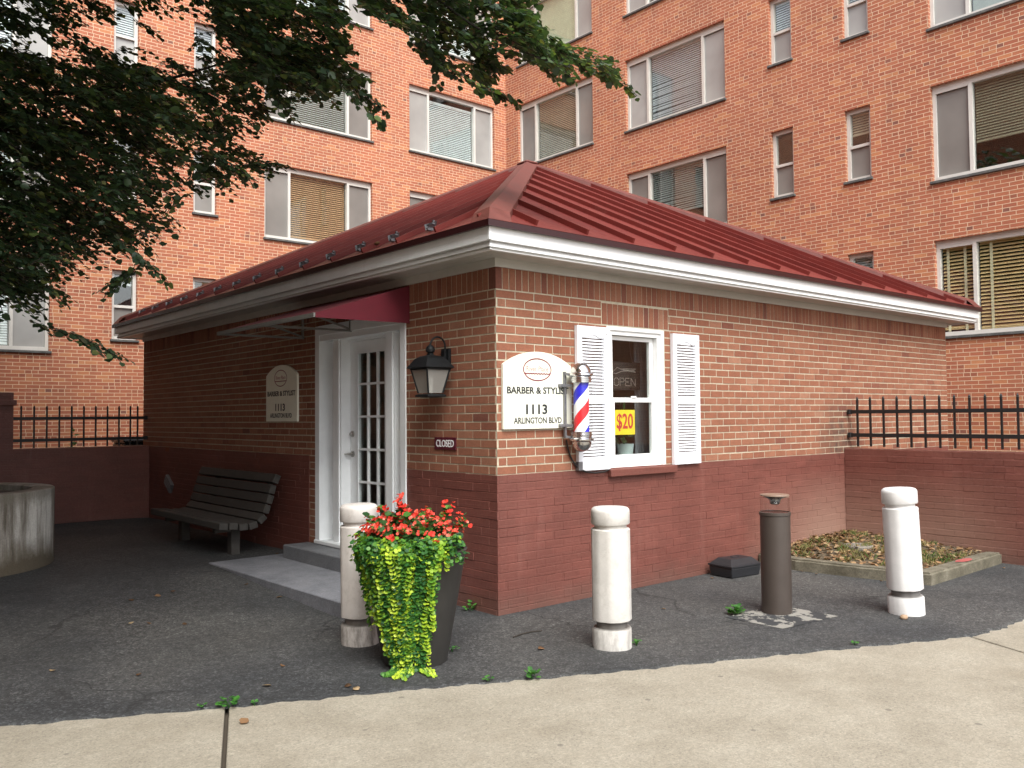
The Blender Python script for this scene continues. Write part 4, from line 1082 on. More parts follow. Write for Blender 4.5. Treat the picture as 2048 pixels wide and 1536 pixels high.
# raised bed
b = MB(); out = [(3.585, .0), (3.50, -.50), (3.58, -1.15), (3.69, -1.775), (5.43, -1.745)]; inn = [(3.74, .0), (3.655, -.50), (3.735, -1.12), (3.83, -1.615), (5.43, -1.585)]
for k in range(4):
    a, c, d, e2 = out[k], out[k+1], inn[k+1], inn[k]
    pts = [a, c, d, e2]; b.prism([(x, y, -.03) for x, y in pts], (0, 0, .143))
bm = bmesh.new(); me = bpy.data.meshes.new('kerb'); me.from_pydata(b.v, [], b.f); bm.from_mesh(me)
bmesh.ops.remove_doubles(bm, verts=bm.verts, dist=.001)
ints = [f for f in bm.faces if abs(f.normal.z) < .5 and sum(1 for g in bm.faces if g is not f and set(g.verts) == set(f.verts))]
dup = {}
for f in list(bm.faces):
    dup.setdefault(frozenset(v.index for v in f.verts), []).append(f)
kill = [f for fs in dup.values() if len(fs) > 1 for f in fs]
bmesh.ops.delete(bm, geom=kill, context='FACES_ONLY')
bmesh.ops.recalc_face_normals(bm, faces=bm.faces[:])
bmesh.ops.bevel(bm, geom=[e for e in bm.edges if len(e.link_faces) == 2 and e.calc_face_angle(0) > .5], offset=.02, segments=3, affect='EDGES')
bmesh.ops.subdivide_edges(bm, edges=[e for e in bm.edges if e.calc_length() > .3], cuts=8, use_grid_fill=True)
for v in bm.verts: v.co.z += rng.uniform(-.003, .003)
bm.to_mesh(me); bm.free(); box_uv(me)
tag(link('kerb', me, M['kerb']), kind='structure')
b = MB(); n = 26
for i in range(n):
    for j in range(n):
        def sp(i, j):
            u, v = i/n, j/n; y = -1.62*v; x = 3.68+(5.46-3.68)*u
            return (x, y, .082+.085*max(0, 1-((5.45-x)**2*.3+(y)**2*.35))*.9+.008*math.sin(i*2.1)*math.cos(j*1.7))
        b.quad(sp(i, j), sp(i+1, j), sp(i+1, j+1), sp(i, j+1))
tag(b.build('bed_soil', M['bedsoil'], None, 60, recalc=False), kind='structure')
def soil_z(x, y): return .085+.085*max(0, 1-((5.45-x)**2*.3+(y)**2*.35))*.9
C_, D_, N_, L_ = [], [], [], []
for k in range(1500):
    x = rng.uniform(3.72, 5.42); y = rng.uniform(-1.6, -.01); a = rng.uniform(0, 6.28)
    if rng.random() < .3: y = -abs(rng.gauss(0, .25)); 
    y = max(-1.6, min(-.02, y))
    C_.append((x, y, soil_z(x, y)+rng.uniform(.006, .03))); D_.append((math.cos(a), math.sin(a), rng.uniform(-.3, .4))); N_.append((rng.uniform(-.5, .5), rng.uniform(-.5, .5), 1)); L_.append(rng.uniform(.02, .065))
V, F = leaves(C_, D_, N_, L_); tag(np_mesh('leaf_litter', V, F, M['dead'], None, np.repeat(nrg.random(len(F)//2), 2)), 'brown fallen leaves strewn over the soil bed', 'leaf litter', kind='stuff')
C_, D_, N_, L_, rr = [], [], [], [], []
for k in range(110):
    cx, cy = rng.uniform(3.8, 5.35), rng.uniform(-1.55, -.1); g_ = rng.random()
    for q in range(rng.randint(8, 22)):
        a = rng.uniform(0, 6.28); x, y = cx+rng.gauss(0, .035), cy+rng.gauss(0, .035)
        C_.append((x, y, soil_z(x, y))); D_.append((.5*math.cos(a), .5*math.sin(a), rng.uniform(.4, 1))); N_.append((math.sin(a), -math.cos(a), .2)); L_.append(rng.uniform(.03, .085)); rr += [min(1, max(0, g_+rng.uniform(-.2, .2)))]*2
BL = LEAF*np.array([.16, 1, .3]); V, F = leaves(C_, D_, N_, L_, BL); tag(np_mesh('bed_grass', V, F, M['grass'], None, rr), 'sparse dry grass tufts in the soil bed', 'grass', kind='stuff')
b = MB(); b.lathe([(.0, .0), (.15, .0), (.155, .012), (.155, .035), (.145, .045), (.12, .045), (.118, .04), (0.0, .04)], (4.55, -.62, soil_z(4.55, -.62)-.012), 32); tag(b.build('access_cover', M['rust'], None, 30), 'round worn access cover set in the soil bed', 'cover')
b = MB(); pts = []
for k in range(16): a = 2*math.pi*k/16; pts.append((4.62+.16*math.cos(a)*(1+.12*math.sin(3*a)), -1.69+.052*math.sin(a), .119))
b.add(pts, [tuple(range(16))]); tag(b.build('paint_mark', M['pink'], None, recalc=False), 'faded red paint splotch on top of the kerb', 'paint mark')

# ------------------------------------------------------------------ bollards
def mat_bollard(name, col, dirt, low):
    t = NT(name); g = t.obj(); s = t.n('ShaderNodeSeparateXYZ'); t.l(g, s.inputs[0])
    c = t.mix(1, col, t.ramp(t.noise(5, 5, .65, g), [(.3, .88), (.7, 1.05)]), 'MULTIPLY')
    d = t.ramp(t.noise(9, 7, .8, g), [(.52, 0.), (.72, 1.)])
    c = t.mix(t.math('MULTIPLY', d, dirt), c, (.24, .21, .17))
    gr = t.math('MULTIPLY', t.ramp(t.math('ABSOLUTE', t.math('SUBTRACT', s.outputs[2], .162)), [(.020, 1.), (.030, 0.)]), .8)
    c = t.mix(gr, c, (.05, .042, .036))
    band = t.math('MULTIPLY', t.ramp(s.outputs[2], [(.12, 1.), (.22, 0.)]), t.ramp(t.noise(14, 6, .75, scaled(t, g, (1, 1, .3))), [(.35, 0.), (.62, 1.)]))
    c = t.mix(t.math('MULTIPLY', band, low), c, (.10, .085, .07))
    chip = t.ramp(t.noise(22, 5, .7, g), [(.70, 0.), (.73, 1.)])
    c = t.mix(t.math('MULTIPLY', chip, dirt), c, (.22, .19, .16))
    t.principled(c, .6); t.bump(t.noise(70, 4, .7, g), .003, .45); return t.m
def bollard(x, y, col, dirt, low, label, seed, tilt=(0, 0), h=1.0):
    o = empty('bollard', (x, y, 0), label, 'bollard', 'white concrete bollards around the shop corner')
    rr = random.Random(seed); ph = [rr.uniform(0, 6.28) for _ in range(6)]
    def wob(a, z): return .0018*math.sin(3*a+ph[0]+z*4)+.0012*math.sin(7*a+ph[1])
    def rough(a, z): return wob(a, z)+.0012*math.sin(9*a+ph[2])*math.sin(5*a+ph[3])+.0008*math.sin(17*a+ph[4])
    m = mat_bollard('bollard_paint', col, dirt, low)
    def part(name, prof, w, mt=m):
        b = MB(); b.lathe(prof, (0, 0, 0), 56, w); q = b.build(name, mt, None, 40); q.parent = o; return q
    R0 = .1335
    part('base', [(R0+.001, -.03), (R0+.001, .128), (R0-.006, .138), (.105, .142)], rough)
    part('shaft', [(.105, .135), (.106, .182), (R0-.012, .184), (R0, .192), (R0, .815), (R0-.006, .822), (.112, .825)], lambda a, z: wob(a, z)+(.004*math.sin(8*a+ph[5])*math.sin(3*a+ph[2]) if .18 < z < .195 else 0))
    cap = [(.111, .815), (.111, .848), (R0-.004, .852), (R0, .858), (R0, .94)]
    for k in range(1, 8): a = math.pi/2*k/7; cap.append((R0-.034*(1-math.cos(a)), .94+.031*math.sin(a)))
    cap += [(.045, .974), (.0006, .975)]
    part('cap', cap, wob)
    o.rotation_euler = tilt; o.scale = (1, 1, h); return o
bollard(-1.236, .038, (.56, .525, .49), .42, .85, 'dingy beige white bollard standing behind the flower planter', 1, (R(-.3), R(-.5), 0), 1.005)
bollard(-.005, -1.235, (.58, .56, .525), .34, .5, 'white bollard alone in front of the shop corner, chipped lower groove', 2, (R(-.2), R(-.3), 0), .985)
bollard(2.45, -2.125, (.66, .65, .64), .06, .1, 'clean bright white leaning bollard in front of the raised soil bed', 3, (R(-1.6), R(-1.9), 0), 1.02)
# path light
o = empty('bollard_light', (1.72, -1.42, 0), 'brown cylindrical path light with clear top on a flaking concrete pad', 'path light')
b = MB(); b.lathe([(.118, .002), (.118, .775), (.124, .779), (.124, .80), (.118, .803), (.112, .803), (.112, .79), (.0005, .79)], (1.72, -1.42, 0), 48); b.build('post', M['brownmetal'], o, 40)
b = MB(); b.lathe([(.113, .80), (.113, .922)], (1.72, -1.42, 0), 40); b.build('clear_sleeve', M['clear'], o, 40)
b = MB(); b.lathe([(.0005, .930), (.113, .930), (.1145, .936), (.112, .942), (.0005, .945)], (1.72, -1.42, 0), 40); b.build('lid', simple('tan_acrylic_lid', (.24, .17, .13), .3), o, 40)
b = MB(); b.lathe([(.030, .862), (.038, .868), (.048, .902), (.095, .928)], (1.72, -1.42, 0), 24); b.build('reflector', M['chrome'], o, 40)

# black bait box
o = empty('bait_box', (2.84, -.21, 0), 'low black plastic rodent bait box on the asphalt against the maroon wall', 'bait box')
bx = lambda x, y, z: (2.86+(x*math.cos(R(-6))-y*math.sin(R(-6))), -.225+(x*math.sin(R(-6))+y*math.cos(R(-6))), z)
b = MB(); 
def frus(b, z0, z1, w0, d0, w1, d1, P):
    vs = [P(sx*w/2, sy*d/2, z) for z, w, d in ((z0, w0, d0), (z1, w1, d1)) for sx, sy in ((-1, -1), (1, -1), (1, 1), (-1, 1))]
    b.add(vs, [(3, 2, 1, 0), (4, 5, 6, 7)]+[(k, (k+1) % 4, 4+(k+1) % 4, 4+k) for k in range(4)])
frus(b, 0, .10, .40, .27, .43, .30, bx); q = b.build('tray', M['bait'], o); bv = q.modifiers.new('b', 'BEVEL'); bv.width = .012; bv.segments = 2
b = MB(); frus(b, .101, .118, .44, .31, .44, .31, bx); frus(b, .1185, .175, .42, .29, .30, .17, bx); frus(b, .1755, .182, .10, .05, .08, .04, bx); q = b.build('lid', M['bait'], o); bv = q.modifiers.new('b', 'BEVEL'); bv.width = .008; bv.segments = 2

# ------------------------------------------------------------------ bench
BY0, BY1 = 3.58, 5.72; gz = .11
o = empty('park_bench', (-.5, (BY0+BY1)/2, gz), 'dark weathered slatted timber bench against the shaded side wall', 'bench')
sl = [(-.778, .453), (-.667, .445), (-.557, .432), (-.446, .437), (-.345, .500), (-.290, .600), (-.256, .705), (-.226, .812), (-.180, .922)]
angs = [4, 6, -4, -14, -42, -70, -72, -74, -66]
def slat(b, x, z, ang):
    c, s = math.cos(R(ang)), math.sin(R(ang)); hw, ht = .048, .036
    yo0, yo1 = rng.uniform(-.008, .008), rng.uniform(-.008, .008)
    b.cbox(-hw, hw, BY0+yo0, BY1+yo1, -ht, ht, .006, lambda a, y, q: (x+a*c+q*s, y, z-a*s+q*c))
b = MB()
for k in range(4): slat(b, *sl[k], angs[k])
b.build('seat', M['wood'], o)
b = MB()
for k in range(4, 9): slat(b, *sl[k], angs[k])
b.build('backrest', M['wood'], o)
for y in (BY0+.28, BY1-.38):
    b = MB(); b.cbox(-.60, -.50, y-.06, y+.06, gz-.05, .385, .008); b.bar((-.77, y, .385), (-.40, y, .385), .07, .05); b.bar((-.42, y, .385), (-.20, y, .60), .05, .06); b.bar((-.205, y, .585), (-.10, y, .95), .05, .05); b.build('leg', M['wood'], o)

# ------------------------------------------------------------------ flower planter
PX, PY = -1.205, -.60
o = empty('flower_planter', (PX, PY, 0), 'tall tapered charcoal planter pot by the shop corner', 'planter')
b = MB(); b.lathe([(.205, .0), (.212, .012), (.338, .715), (.346, .725), (.342, .732), (.325, .728), (.318, .68), (.0006, .67)], (PX, PY, 0), 56); b.build('pot', M['pot'], o, 35)
b = MB(); b.lathe([(.315, .685), (.2, .70), (.0006, .71)], (PX, PY, 0), 30); b.build('soil', M['soil'], o, 60)
vd = Vector((.651, .759)); rt_ = Vector((.759, -.651))   # view forward / right on plan, used for which side of the pot is overgrown
# begonias
o = empty('red_begonias', (PX, PY, .70), 'mass of red begonia flowers with green leaves crowning the planter', 'flowers')
C_, D_, N_, L_, rc = [], [], [], [], []; FC, FD, FN, FL_, fr = [], [], [], [], []; st = MB()
heads = []
for k in range(92):
    a = rng.uniform(0, 6.28); r_ = .315*math.sqrt(rng.random()); x, y = PX+r_*math.cos(a), PY+r_*math.sin(a)
    h = .815+.125*(1-(r_/.35)**2)+rng.uniform(-.055, .05)
    heads.append((x, y, h))
for dx, hh in ((-.09, 1.065), (-.075, 1.03), (-.10, 1.0), (.235, 1.02), (.225, .98), (-.20, .985), (-.34, .88), (-.36, .83), (.31, .93), (.30, .86), (.33, .88), (-.29, .93)):
    heads.append((PX+rt_.x*dx-.03*vd.x, PY+rt_.y*dx-.03*vd.y, hh))
for hx, hy, h in heads:
    bx_, by_ = PX+(hx-PX)*.6, PY+(hy-PY)*.6
    st.tube([(bx_, by_, .69), ((hx+bx_)/2, (hy+by_)/2, (h+.69)/2+.03), (hx, hy, h)], [.004, .003, .002], 5)
    for q in range(rng.randint(7, 11)):       # leaves on the stem
        a = rng.uniform(0, 6.28); u = rng.uniform(.35, 1.06); x = bx_+(hx-bx_)*u; y = by_+(hy-by_)*u; z = .69+(h-.69)*u
        C_.append((x, y, z)); D_.append((math.cos(a), math.sin(a), rng.uniform(-.2, .7))); N_.append((rng.uniform(-.5, .5)-.4*vd.x, rng.uniform(-.5, .5)-.4*vd.y, .9)); L_.append(rng.uniform(.03, .058)); rc += [rng.random()]*2
    cv0 = rng.random()
    for q in range(rng.randint(4, 7)):       # little four-petalled blooms
        c = Vector((hx+rng.gauss(0, .024), hy+rng.gauss(0, .024), h+rng.uniform(-.03, .03)))
        nn = Vector((c.x-PX-.28*vd.x+rng.uniform(-.35, .35), c.y-PY-.28*vd.y+rng.uniform(-.35, .35), rng.uniform(.1, .7))).normalized()
        t1 = nn.orthogonal().normalized(); t2 = nn.cross(t1); a0 = rng.uniform(0, 1.57); cv = min(1, max(0, cv0*.5+rng.random()*.5)); s_ = rng.uniform(.010, .019)
        for p4 in range(4):
            a = a0+p4*1.571; d = t1*math.cos(a)+t2*math.sin(a)+nn*rng.uniform(.2, .7)
            FC.append(c); FD.append(d); FN.append(nn+Vector((rng.uniform(-.3, .3), rng.uniform(-.3, .3), 0))); FL_.append(s_*(1.25 if p4 % 2 else .8)); fr += [min(1, max(0, cv+rng.uniform(-.25, .25)))]*2
V, F = leaves(C_, D_, N_, L_, ROUND); np_mesh('begonia_leaves', V, F, M['begleaf'], o, rc)
V, F = leaves(FC, FD, FN, FL_, ROUND); np_mesh('blossoms', V, F, M['petal'], o, fr)
st.build('stems', simple('begonia_stem', (.09, .11, .03), .5), o, 60)
# creeping jenny
o = empty('trailing_plant', (PX, PY, .72), 'lime and green creeping plant spilling down the planter to the ground', 'trailing plant')
C_, D_, N_, L_, rc = [], [], [], [], []; st = MB()
def jl(c, d, n, l, t): C_.append(c); D_.append(d); N_.append(n); L_.append(l); rc.extend([min(1, max(0, t+rng.gauss(0, .09)))]*2)
base_ang = math.atan2(-vd.y, -vd.x)    # the side facing the walk
def pot_r(z): return .212+max(0, z-.012)*.18
for k in range(112):
    f = rng.uniform(-1.6, .86) if k > 52 else rng.uniform(-.62, .42)
    f = min(.86, f); a = base_ang+f
    ln = .16+.66*math.exp(-((f+.06)/.58)**4)*rng.uniform(.5, 1.12)+rng.uniform(0, .14)
    if f < -.6: ln = rng.uniform(.2, .55)
    if f > .5: ln *= .42
    tone = rng.choices([.14, .28, .42, .55, .68, .86, .96], [3, 5, 5, 5, 4, 3, 1.5])[0]; tip = tone+rng.uniform(0, .3)
    sp_ = rng.uniform(.021, .030); n = int(ln/sp_)+5; ex = rng.uniform(.006, .07)*(1 if rng.random() < .7 else .3)*(.35 if f < -.9 else 1); drift = rng.uniform(-.35, .35); r0 = rng.uniform(.22, .345); ph = rng.uniform(0, 6.28); zr = rng.uniform(.70, .79)
    big = rng.uniform(.020, .031); pts = []
    for i in range(n):
        q = i*sp_
        if q < .13: r_ = r0+(.352+ex*.5-r0)*(q/.13); z = zr+.02*math.sin(math.pi*q/.13)-.05*q
        else:
            h_ = q-.13; z = zr-h_; r_ = pot_r(z)+.02+ex*(1-.45*min(1, h_/.6))
        if z < .014: r_ += .014-z; z = .014+.004*rng.random()
        aa = a+drift*q*.5+.05*math.sin(q*11+ph)
        p = Vector((PX+r_*math.cos(aa)+rng.gauss(0, .003), PY+r_*math.sin(aa)+rng.gauss(0, .003), z)); pts.append(p)
        out_ = Vector((math.cos(aa), math.sin(aa), 0)); tan = Vector((-math.sin(aa), math.cos(aa), 0))
        t_ = tone+(tip-tone)*max(0, i/n-.55)*2
        if q > .02:
            tw_ = ph+i*1.57*(1 if rng.random() < .8 else .5)
            d0_ = (tan*math.cos(tw_)+out_*abs(math.sin(tw_))*.9)
            for sg in (-1, 1):
                if rng.random() < .07: continue
                d = d0_*sg if abs(math.cos(tw_)) > .5 else tan*sg+out_*.7
                d = d+out_*rng.uniform(.15, .8)+Vector((0, 0, rng.uniform(-.7, .15))); jl(p, d, out_*rng.uniform(.4, 1.1)+tan*rng.gauss(0, .3)+Vector((0, 0, rng.uniform(.2, .9))), big*rng.uniform(.75, 1.15), t_)
    if len(pts) > 3: st.tube(pts[::2], .0016, 4)
for k in range(1500):    # leafy skirt over the rim
    f = rng.uniform(-1.75, 1.05); a = base_ang+f; u = rng.random()
    r_ = .25+.14*u+rng.uniform(-.01, .035)*u; z = .76+.05*math.sin(u*2.2)-.16*max(0, u-.55)**1.2*rng.uniform(0, 2.6)+rng.uniform(-.02, .03)
    cl = math.sin(a*7+1.3)*.5+math.sin(a*13+z*30)*.5
    aa = rng.uniform(0, 6.28); out_ = Vector((math.cos(a), math.sin(a), 0))
    jl(Vector((PX+r_*math.cos(a), PY+r_*math.sin(a), z)), Vector((math.cos(aa), math.sin(aa), rng.uniform(-.5, .3)))+out_*.4, out_*.7+Vector((rng.gauss(0, .3), rng.gauss(0, .3), .7)), rng.uniform(.018, .032), .44+.30*cl+rng.uniform(-.2, .25))
V, F = leaves(C_, D_, N_, L_, ROUND); np_mesh('trailing_leaves', V, F, M['jenny'], o, rc)
st.build('trailing_stems', M['weed'], o)

# ------------------------------------------------------------------ round concrete planter with the tree
TX, TY = -3.24, 5.10; TZ = .83+.06
o = empty('tree_planter', (TX, TY, 0), 'big round stained concrete tree planter at the left edge', 'planter')
b = MB(); b.lathe([(1.165, -.05), (1.165, TZ-.01), (1.155, TZ), (.965, TZ), (.95, TZ-.012), (.95, TZ-.10), (.0006, TZ-.10)], (TX, TY, 0), 72)
def mat_drum():
    t = NT('streaked_concrete'); g = t.geo(); s = t.n('ShaderNodeSeparateXYZ'); t.l(g, s.inputs[0])
    st = t.noise(5, 5, .65, scaled(t, g, (1, 1, .12)))
    c = t.ramp(st, [(.38, (.12, .10, .075)), (.48, (.33, .30, .26)), (.58, (.60, .57, .52))])
    lowd = t.math('ADD', s.outputs[2], t.math('MULTIPLY', t.noise(3, 4, .7, g), .35))
    c = t.mix(t.ramp(lowd, [(.38, 1.), (.62, 0.)]), c, (.115, .092, .062))
    top = t.math('SUBTRACT', s.outputs[2], t.math('MULTIPLY', t.noise(6, 4, .7, g), .2))
    c = t.mix(t.math('MULTIPLY', t.ramp(top, [(.64, 0.), (.74, 1.)]), .7), c, (.17, .15, .115))
    c = t.mix(1, c, t.ramp(t.noise(80, 4, .7, g), [(.3, .8), (.7, 1.15)]), 'MULTIPLY')
    t.principled(c, .9); t.bump(t.noise(50, 5, .7, g), .005, .5); return t.m
b.build('drum', mat_drum(), o, 40)
b = MB(); b.lathe([(.948, TZ-.07), (.5, TZ-.04), (.0006, TZ-.02)], (TX, TY, 0), 36); b.build('soil', M['soil'], o, 60)

tree = empty('shade_tree', (TX, TY, TZ-.05), 'large dark leafy shade tree overhanging the left of the yard', 'tree')
tr = MB(); T0 = Vector((TX, TY, TZ-.08))
fork = Vector((TX+.1, TY-.1, 3.3))
tr.tube([T0, T0+Vector((.03, -.02, .25)), T0.lerp(fork, .5)+Vector((.06, 0, 0)), fork], [.24, .19, .165, .15], 14)
tr.build('trunk', M['bark'], tree, 60)
CAM = Vector((-4.454, -5.385, 1.587))
# camera basis: only used to keep the crown's open side as the photograph has it
YAW, PIT, ROL = R(49.37793715), R(2.13283526), R(-.51534539); FPX = 1739.83
Fv = Vector((math.cos(YAW)*math.cos(PIT), math.sin(YAW)*math.cos(PIT), math.sin(PIT))); R1 = Vector((math.sin(YAW), -math.cos(YAW), 0)); U1 = R1.cross(Fv)
Rv = R1*math.cos(ROL)+U1*math.sin(ROL); Uv = -R1*math.sin(ROL)+U1*math.cos(ROL)
def px_of(p):
    d = Vector(p)-CAM; z = d.dot(Fv)
    if z < .3: return None
    return 1024+FPX*d.dot(Rv)/z, 768-FPX*d.dot(Uv)/z, z
def at_px(u, v, dep): return CAM+(Fv+Rv*((u-1024)/FPX)-Uv*((v-768)/FPX))*dep
LIMBS = [  # main boughs (world metres)
    [fork, Vector((-3.2, 4.4, 5.6)), at_px(120, -330, 8.6), at_px(480, -230, 7.8), at_px(760, -90, 7.1), at_px(930, 40, 6.9), at_px(1040, 100, 6.8), at_px(1140, 135, 6.7)],
    [fork, at_px(-160, 200, 9.2), at_px(60, 190, 8.4), at_px(300, 165, 7.7), at_px(480, 120, 7.3), at_px(600, 130, 7.1)],
    [fork, at_px(-160, 300, 9.3), at_px(40, 255, 8.5), at_px(200, 270, 7.9), at_px(300, 290, 7.7), at_px(400, 320, 7.5)],
    [fork, at_px(-160, 370, 9.0), at_px(-20, 370, 8.0), at_px(90, 430, 7.5), at_px(180, 480, 7.2)],
    [fork, Vector((-3.4, 3.4, 4.4)), Vector((-3.5, 1.9, 5.2)), Vector((-3.4, .5, 5.5))],
    [fork, Vector((-3.2, 4.6, 5.4)), Vector((-3.1, 4.2, 7.4)), Vector((-3.0, 4.0, 9.2))],
    [fork, Vector((-3.3, 4.7, 6.2)), Vector((-1.6, 4.6, 8.0)), Vector((.1, 4.4, 8.6))],
    [fork, Vector((-4.4, 4.6, 4.6)), Vector((-5.8, 4.0, 5.6)), Vector((-7.0, 3.4, 6.0))],
    [fork, Vector((-3.4, 6.2, 4.9)), Vector((-3.4, 7.8, 6.0)), Vector((-3.3, 8.8, 6.4))],
    [fork, Vector((-4.2, 5.8, 4.6)), Vector((-5.6, 6.8, 5.6)), Vector((-6.6, 7.6, 6.0))],
]
def bez(pts, n=6):
    """Catmull-Rom through the points"""
    out = []; P = [pts[0]]+list(pts)+[pts[-1]]
    for i in range(1, len(P)-2):
        a, b_, c, d = P[i-1], P[i], P[i+1], P[i+2]
        for k in range(n):
            t = k/n; out.append(.5*((2*b_)+(-a+c)*t+(2*a-5*b_+4*c-d)*t*t+(-a+3*b_-3*c+d)*t*t*t))
    out.append(pts[-1]); return out
nodes = []
for lb in LIMBS:
    q = bez(lb, 7); m_ = len(q)
    b = MB(); b.tube(q, [max(.005, .055*(1-i/m_)**1.4) for i in range(m_)], 8); b.build('branch', M['bark'], tree, 60)
    nodes += [(p, i/m_) for i, p in enumerate(q) if i > 4]
def inside(poly, u, v):
    c = False; j = len(poly)-1
    for i in range(len(poly)):
        (xi, yi), (xj, yj) = poly[i], poly[j]
        if (yi > v) != (yj > v) and u < (xj-xi)*(v-yi)/(yj-yi)+xi: c = not c
        j = i
    return c
CROWN_A = [(-60, -60), (-60, 600), (20, 610), (60, 640), (105, 640), (100, 560), (170, 500), (215, 520), (300, 460), (345, 420), (420, 345), (500, 330), (455, 265), (520, 205), (640, 185), (715, 175), (700, 110), (640, 60), (660, -60)]
CROWN_B = [(700, -60), (720, 10), (800, 60), (870, 130), (960, 160), (1000, 110), (1060, 120), (1130, 140), (1220, 150), (1200, 110), (1110, 70), (1060, 10), (1040, -60)]
HOLES = [(95, 80, 45, 26), (165, 45, 55, 34), (255, 60, 55, 60), (335, 62, 50, 55), (395, 40, 30, 40), (440, 100, 25, 18), (380, 215, 22, 14), (330, 175, 20, 12), (60, 150, 16, 10), (290, 300, 22, 18), (240, 330, 25, 16), (60, 290, 20, 12), (120, 330, 18, 12), (590, 60, 30, 16)]
C_, D_, N_, L_, rc = [], [], [], [], []; tw = MB()
def nearest(p):
    return min(nodes, key=lambda q: (q[0]-p).length_squared)[0]
def spray(tip_dir, root, ln, big=1.0, dens=1.0):
    """a drooping twig carrying two ranks of leaves and a few side twigs"""
    tip_dir = tip_dir.normalized(); side = tip_dir.cross(Vector((0, 0, 1))).normalized()
    for sub in range(3 if big < 1.5 else 1):
        if sub == 0: r0, dr, l_ = root, tip_dir, ln
        else: r0, dr, l_ = root+tip_dir*ln*.3*sub, (tip_dir+side*(.8 if sub == 1 else -.8)+Vector((0, 0, rng.uniform(-.2, .1)))).normalized(), ln*.55
        n = int(l_/(.030*big)*dens)+2; pts = []
        sd = dr.cross(Vector((0, 0, 1))).normalized(); up = sd.cross(dr)
        for i in range(n):
            s = l_*i/n; p = r0+dr*s+Vector((0, 0, -.38*s*s/max(l_, .3))); pts.append(p)
            sg = 1 if i % 2 else -1
            d = sd*sg*rng.uniform(.6, 1)+dr*rng.uniform(.2, .7)+Vector((0, 0, rng.uniform(-.55, .05)))
            C_.append(p+Vector((rng.gauss(0, .008), rng.gauss(0, .008), rng.gauss(0, .008)))); D_.append(d); N_.append(up+Vector((rng.gauss(0, .35), rng.gauss(0, .35), rng.gauss(0, .2)))); L_.append(rng.choice((rng.uniform(.034, .058), rng.uniform(.05, .082)))*big)
            rc.extend([rng.random()]*2)
        if big < 1.5 and len(pts) > 2: tw.tube(pts[::max(1, len(pts)//4)], .0028, 4, False)
def grow(poly, count, d0, d1, droop, ln0, ln1, holes=True):
    us = [p[0] for p in poly]; vs = [p[1] for p in poly]; k = 0; tries = 0
    while k < count and tries < count*40:
        tries += 1
        u, v = rng.uniform(min(us), max(us)), rng.uniform(min(vs), max(vs))
        if not inside(poly, u, v): continue
        if holes and any(((u-h[0])/h[2])**2+((v-h[1])/h[3])**2 < 1 for h in HOLES) and rng.random() < .9: continue
        dep = rng.uniform(d0, d1)+ (u/600)*.2
        p = at_px(u, v, dep); nb = nearest(p)
        out_ = (p-nb); out_.z = 0
        dirv = Vector((.62, -.50, 0))+out_*.25+Vector((rng.gauss(0, .35), rng.gauss(0, .35), droop+rng.gauss(0, .12)))
        spray(dirv, p-dirv.normalized()*.12, rng.uniform(ln0, ln1)); k += 1
grow(CROWN_A, 500, 6.6, 9.2, -.22, .26, .42)
grow([(-60, 60), (-60, 560), (60, 560), (200, 430), (330, 300), (420, 200), (300, 130), (120, 130)], 560, 6.4, 12.6, -.22, .28, .45)
grow([(420, -60), (430, 130), (520, 170), (650, 165), (680, 90), (640, -60)], 150, 6.2, 7.8, -.22, .25, .4)
grow(CROWN_B, 185, 6.3, 7.3, -.18, .2, .34, False)
for pl in ([(330, 430), (420, 300), (470, 330), (520, 325)], [(560, 200), (690, 160), (735, 190)], [(60, 640), (140, 665), (200, 690)], [(230, 470), (290, 520), (250, 545)], [(1040, 120), (1140, 120), (1230, 160)], [(880, 130), (960, 170), (1000, 185)], [(640, 130), (730, 215)]):
    for (u0, v0), (u1, v1) in zip(pl, pl[1:]):
        d = rng.uniform(6.6, 7.4)
        for s in np.linspace(0, 1, 3): 
            p = at_px(u0+(u1-u0)*s, v0+(v1-v0)*s, d); spray(at_px(u1, v1, d)-at_px(u0, v0, d)+Vector((0, 0, -.03)), p, rng.uniform(.16, .26))
# rest of the crown, out of frame: same tree, coarser sprays, thickened for shade
k = 0
while k < 3300:
    a = rng.uniform(0, 6.28); cz = rng.uniform(-1, 1); r3 = rng.random()**.4
    p = Vector((-4.2, 4.4, 5.9))+Vector((6.6*math.cos(a)*math.sqrt(1-cz*cz), 6.0*math.sin(a)*math.sqrt(1-cz*cz), 3.6*cz))*r3
    if p.z < 2.45: continue
    q = px_of(p)
    if q and -90 < q[0] < 2140 and q[1] > -90: continue
    if p.x > 1.6 or p.y > 10.8: continue
    out_ = p-Vector((TX, TY, p.z)); spray(out_.normalized()+Vector((rng.gauss(0, .4), rng.gauss(0, .4), -.2)), p, rng.uniform(.6, 1.0), 2.6, 1.3); k += 1
for k in range(250):  # unseen low-hanging sprays, added only to block light from the left of the yard
    p = Vector((rng.uniform(-11, -3.6), rng.uniform(.8, 11.2), rng.uniform(1.0, 4.2)))
    if p.x > -2.9-.0*p.y or (p-Vector((TX, TY, 1.5))).length < 1.2: continue
    q = px_of(p)
    if q and -120 < q[0]: continue
    spray(Vector((rng.gauss(0, 1), rng.gauss(0, 1), -.3)), p, rng.uniform(.6, 1.0), 2.6, 1.3)
keep = []
for c, l_ in zip(C_, L_):
    q = px_of(c); keep.append(not (l_ > .09 and q and -60 < q[0] < 2108 and -60 < q[1] < 1600))
ki = [i for i, x in enumerate(keep) if x]
C_ = [C_[i] for i in ki]; D_ = [D_[i] for i in ki]; N_ = [N_[i] for i in ki]; L_ = [L_[i] for i in ki]; rc = [rc[2*i+j] for i in ki for j in (0, 1)]
V, F = leaves(C_, D_, N_, L_)
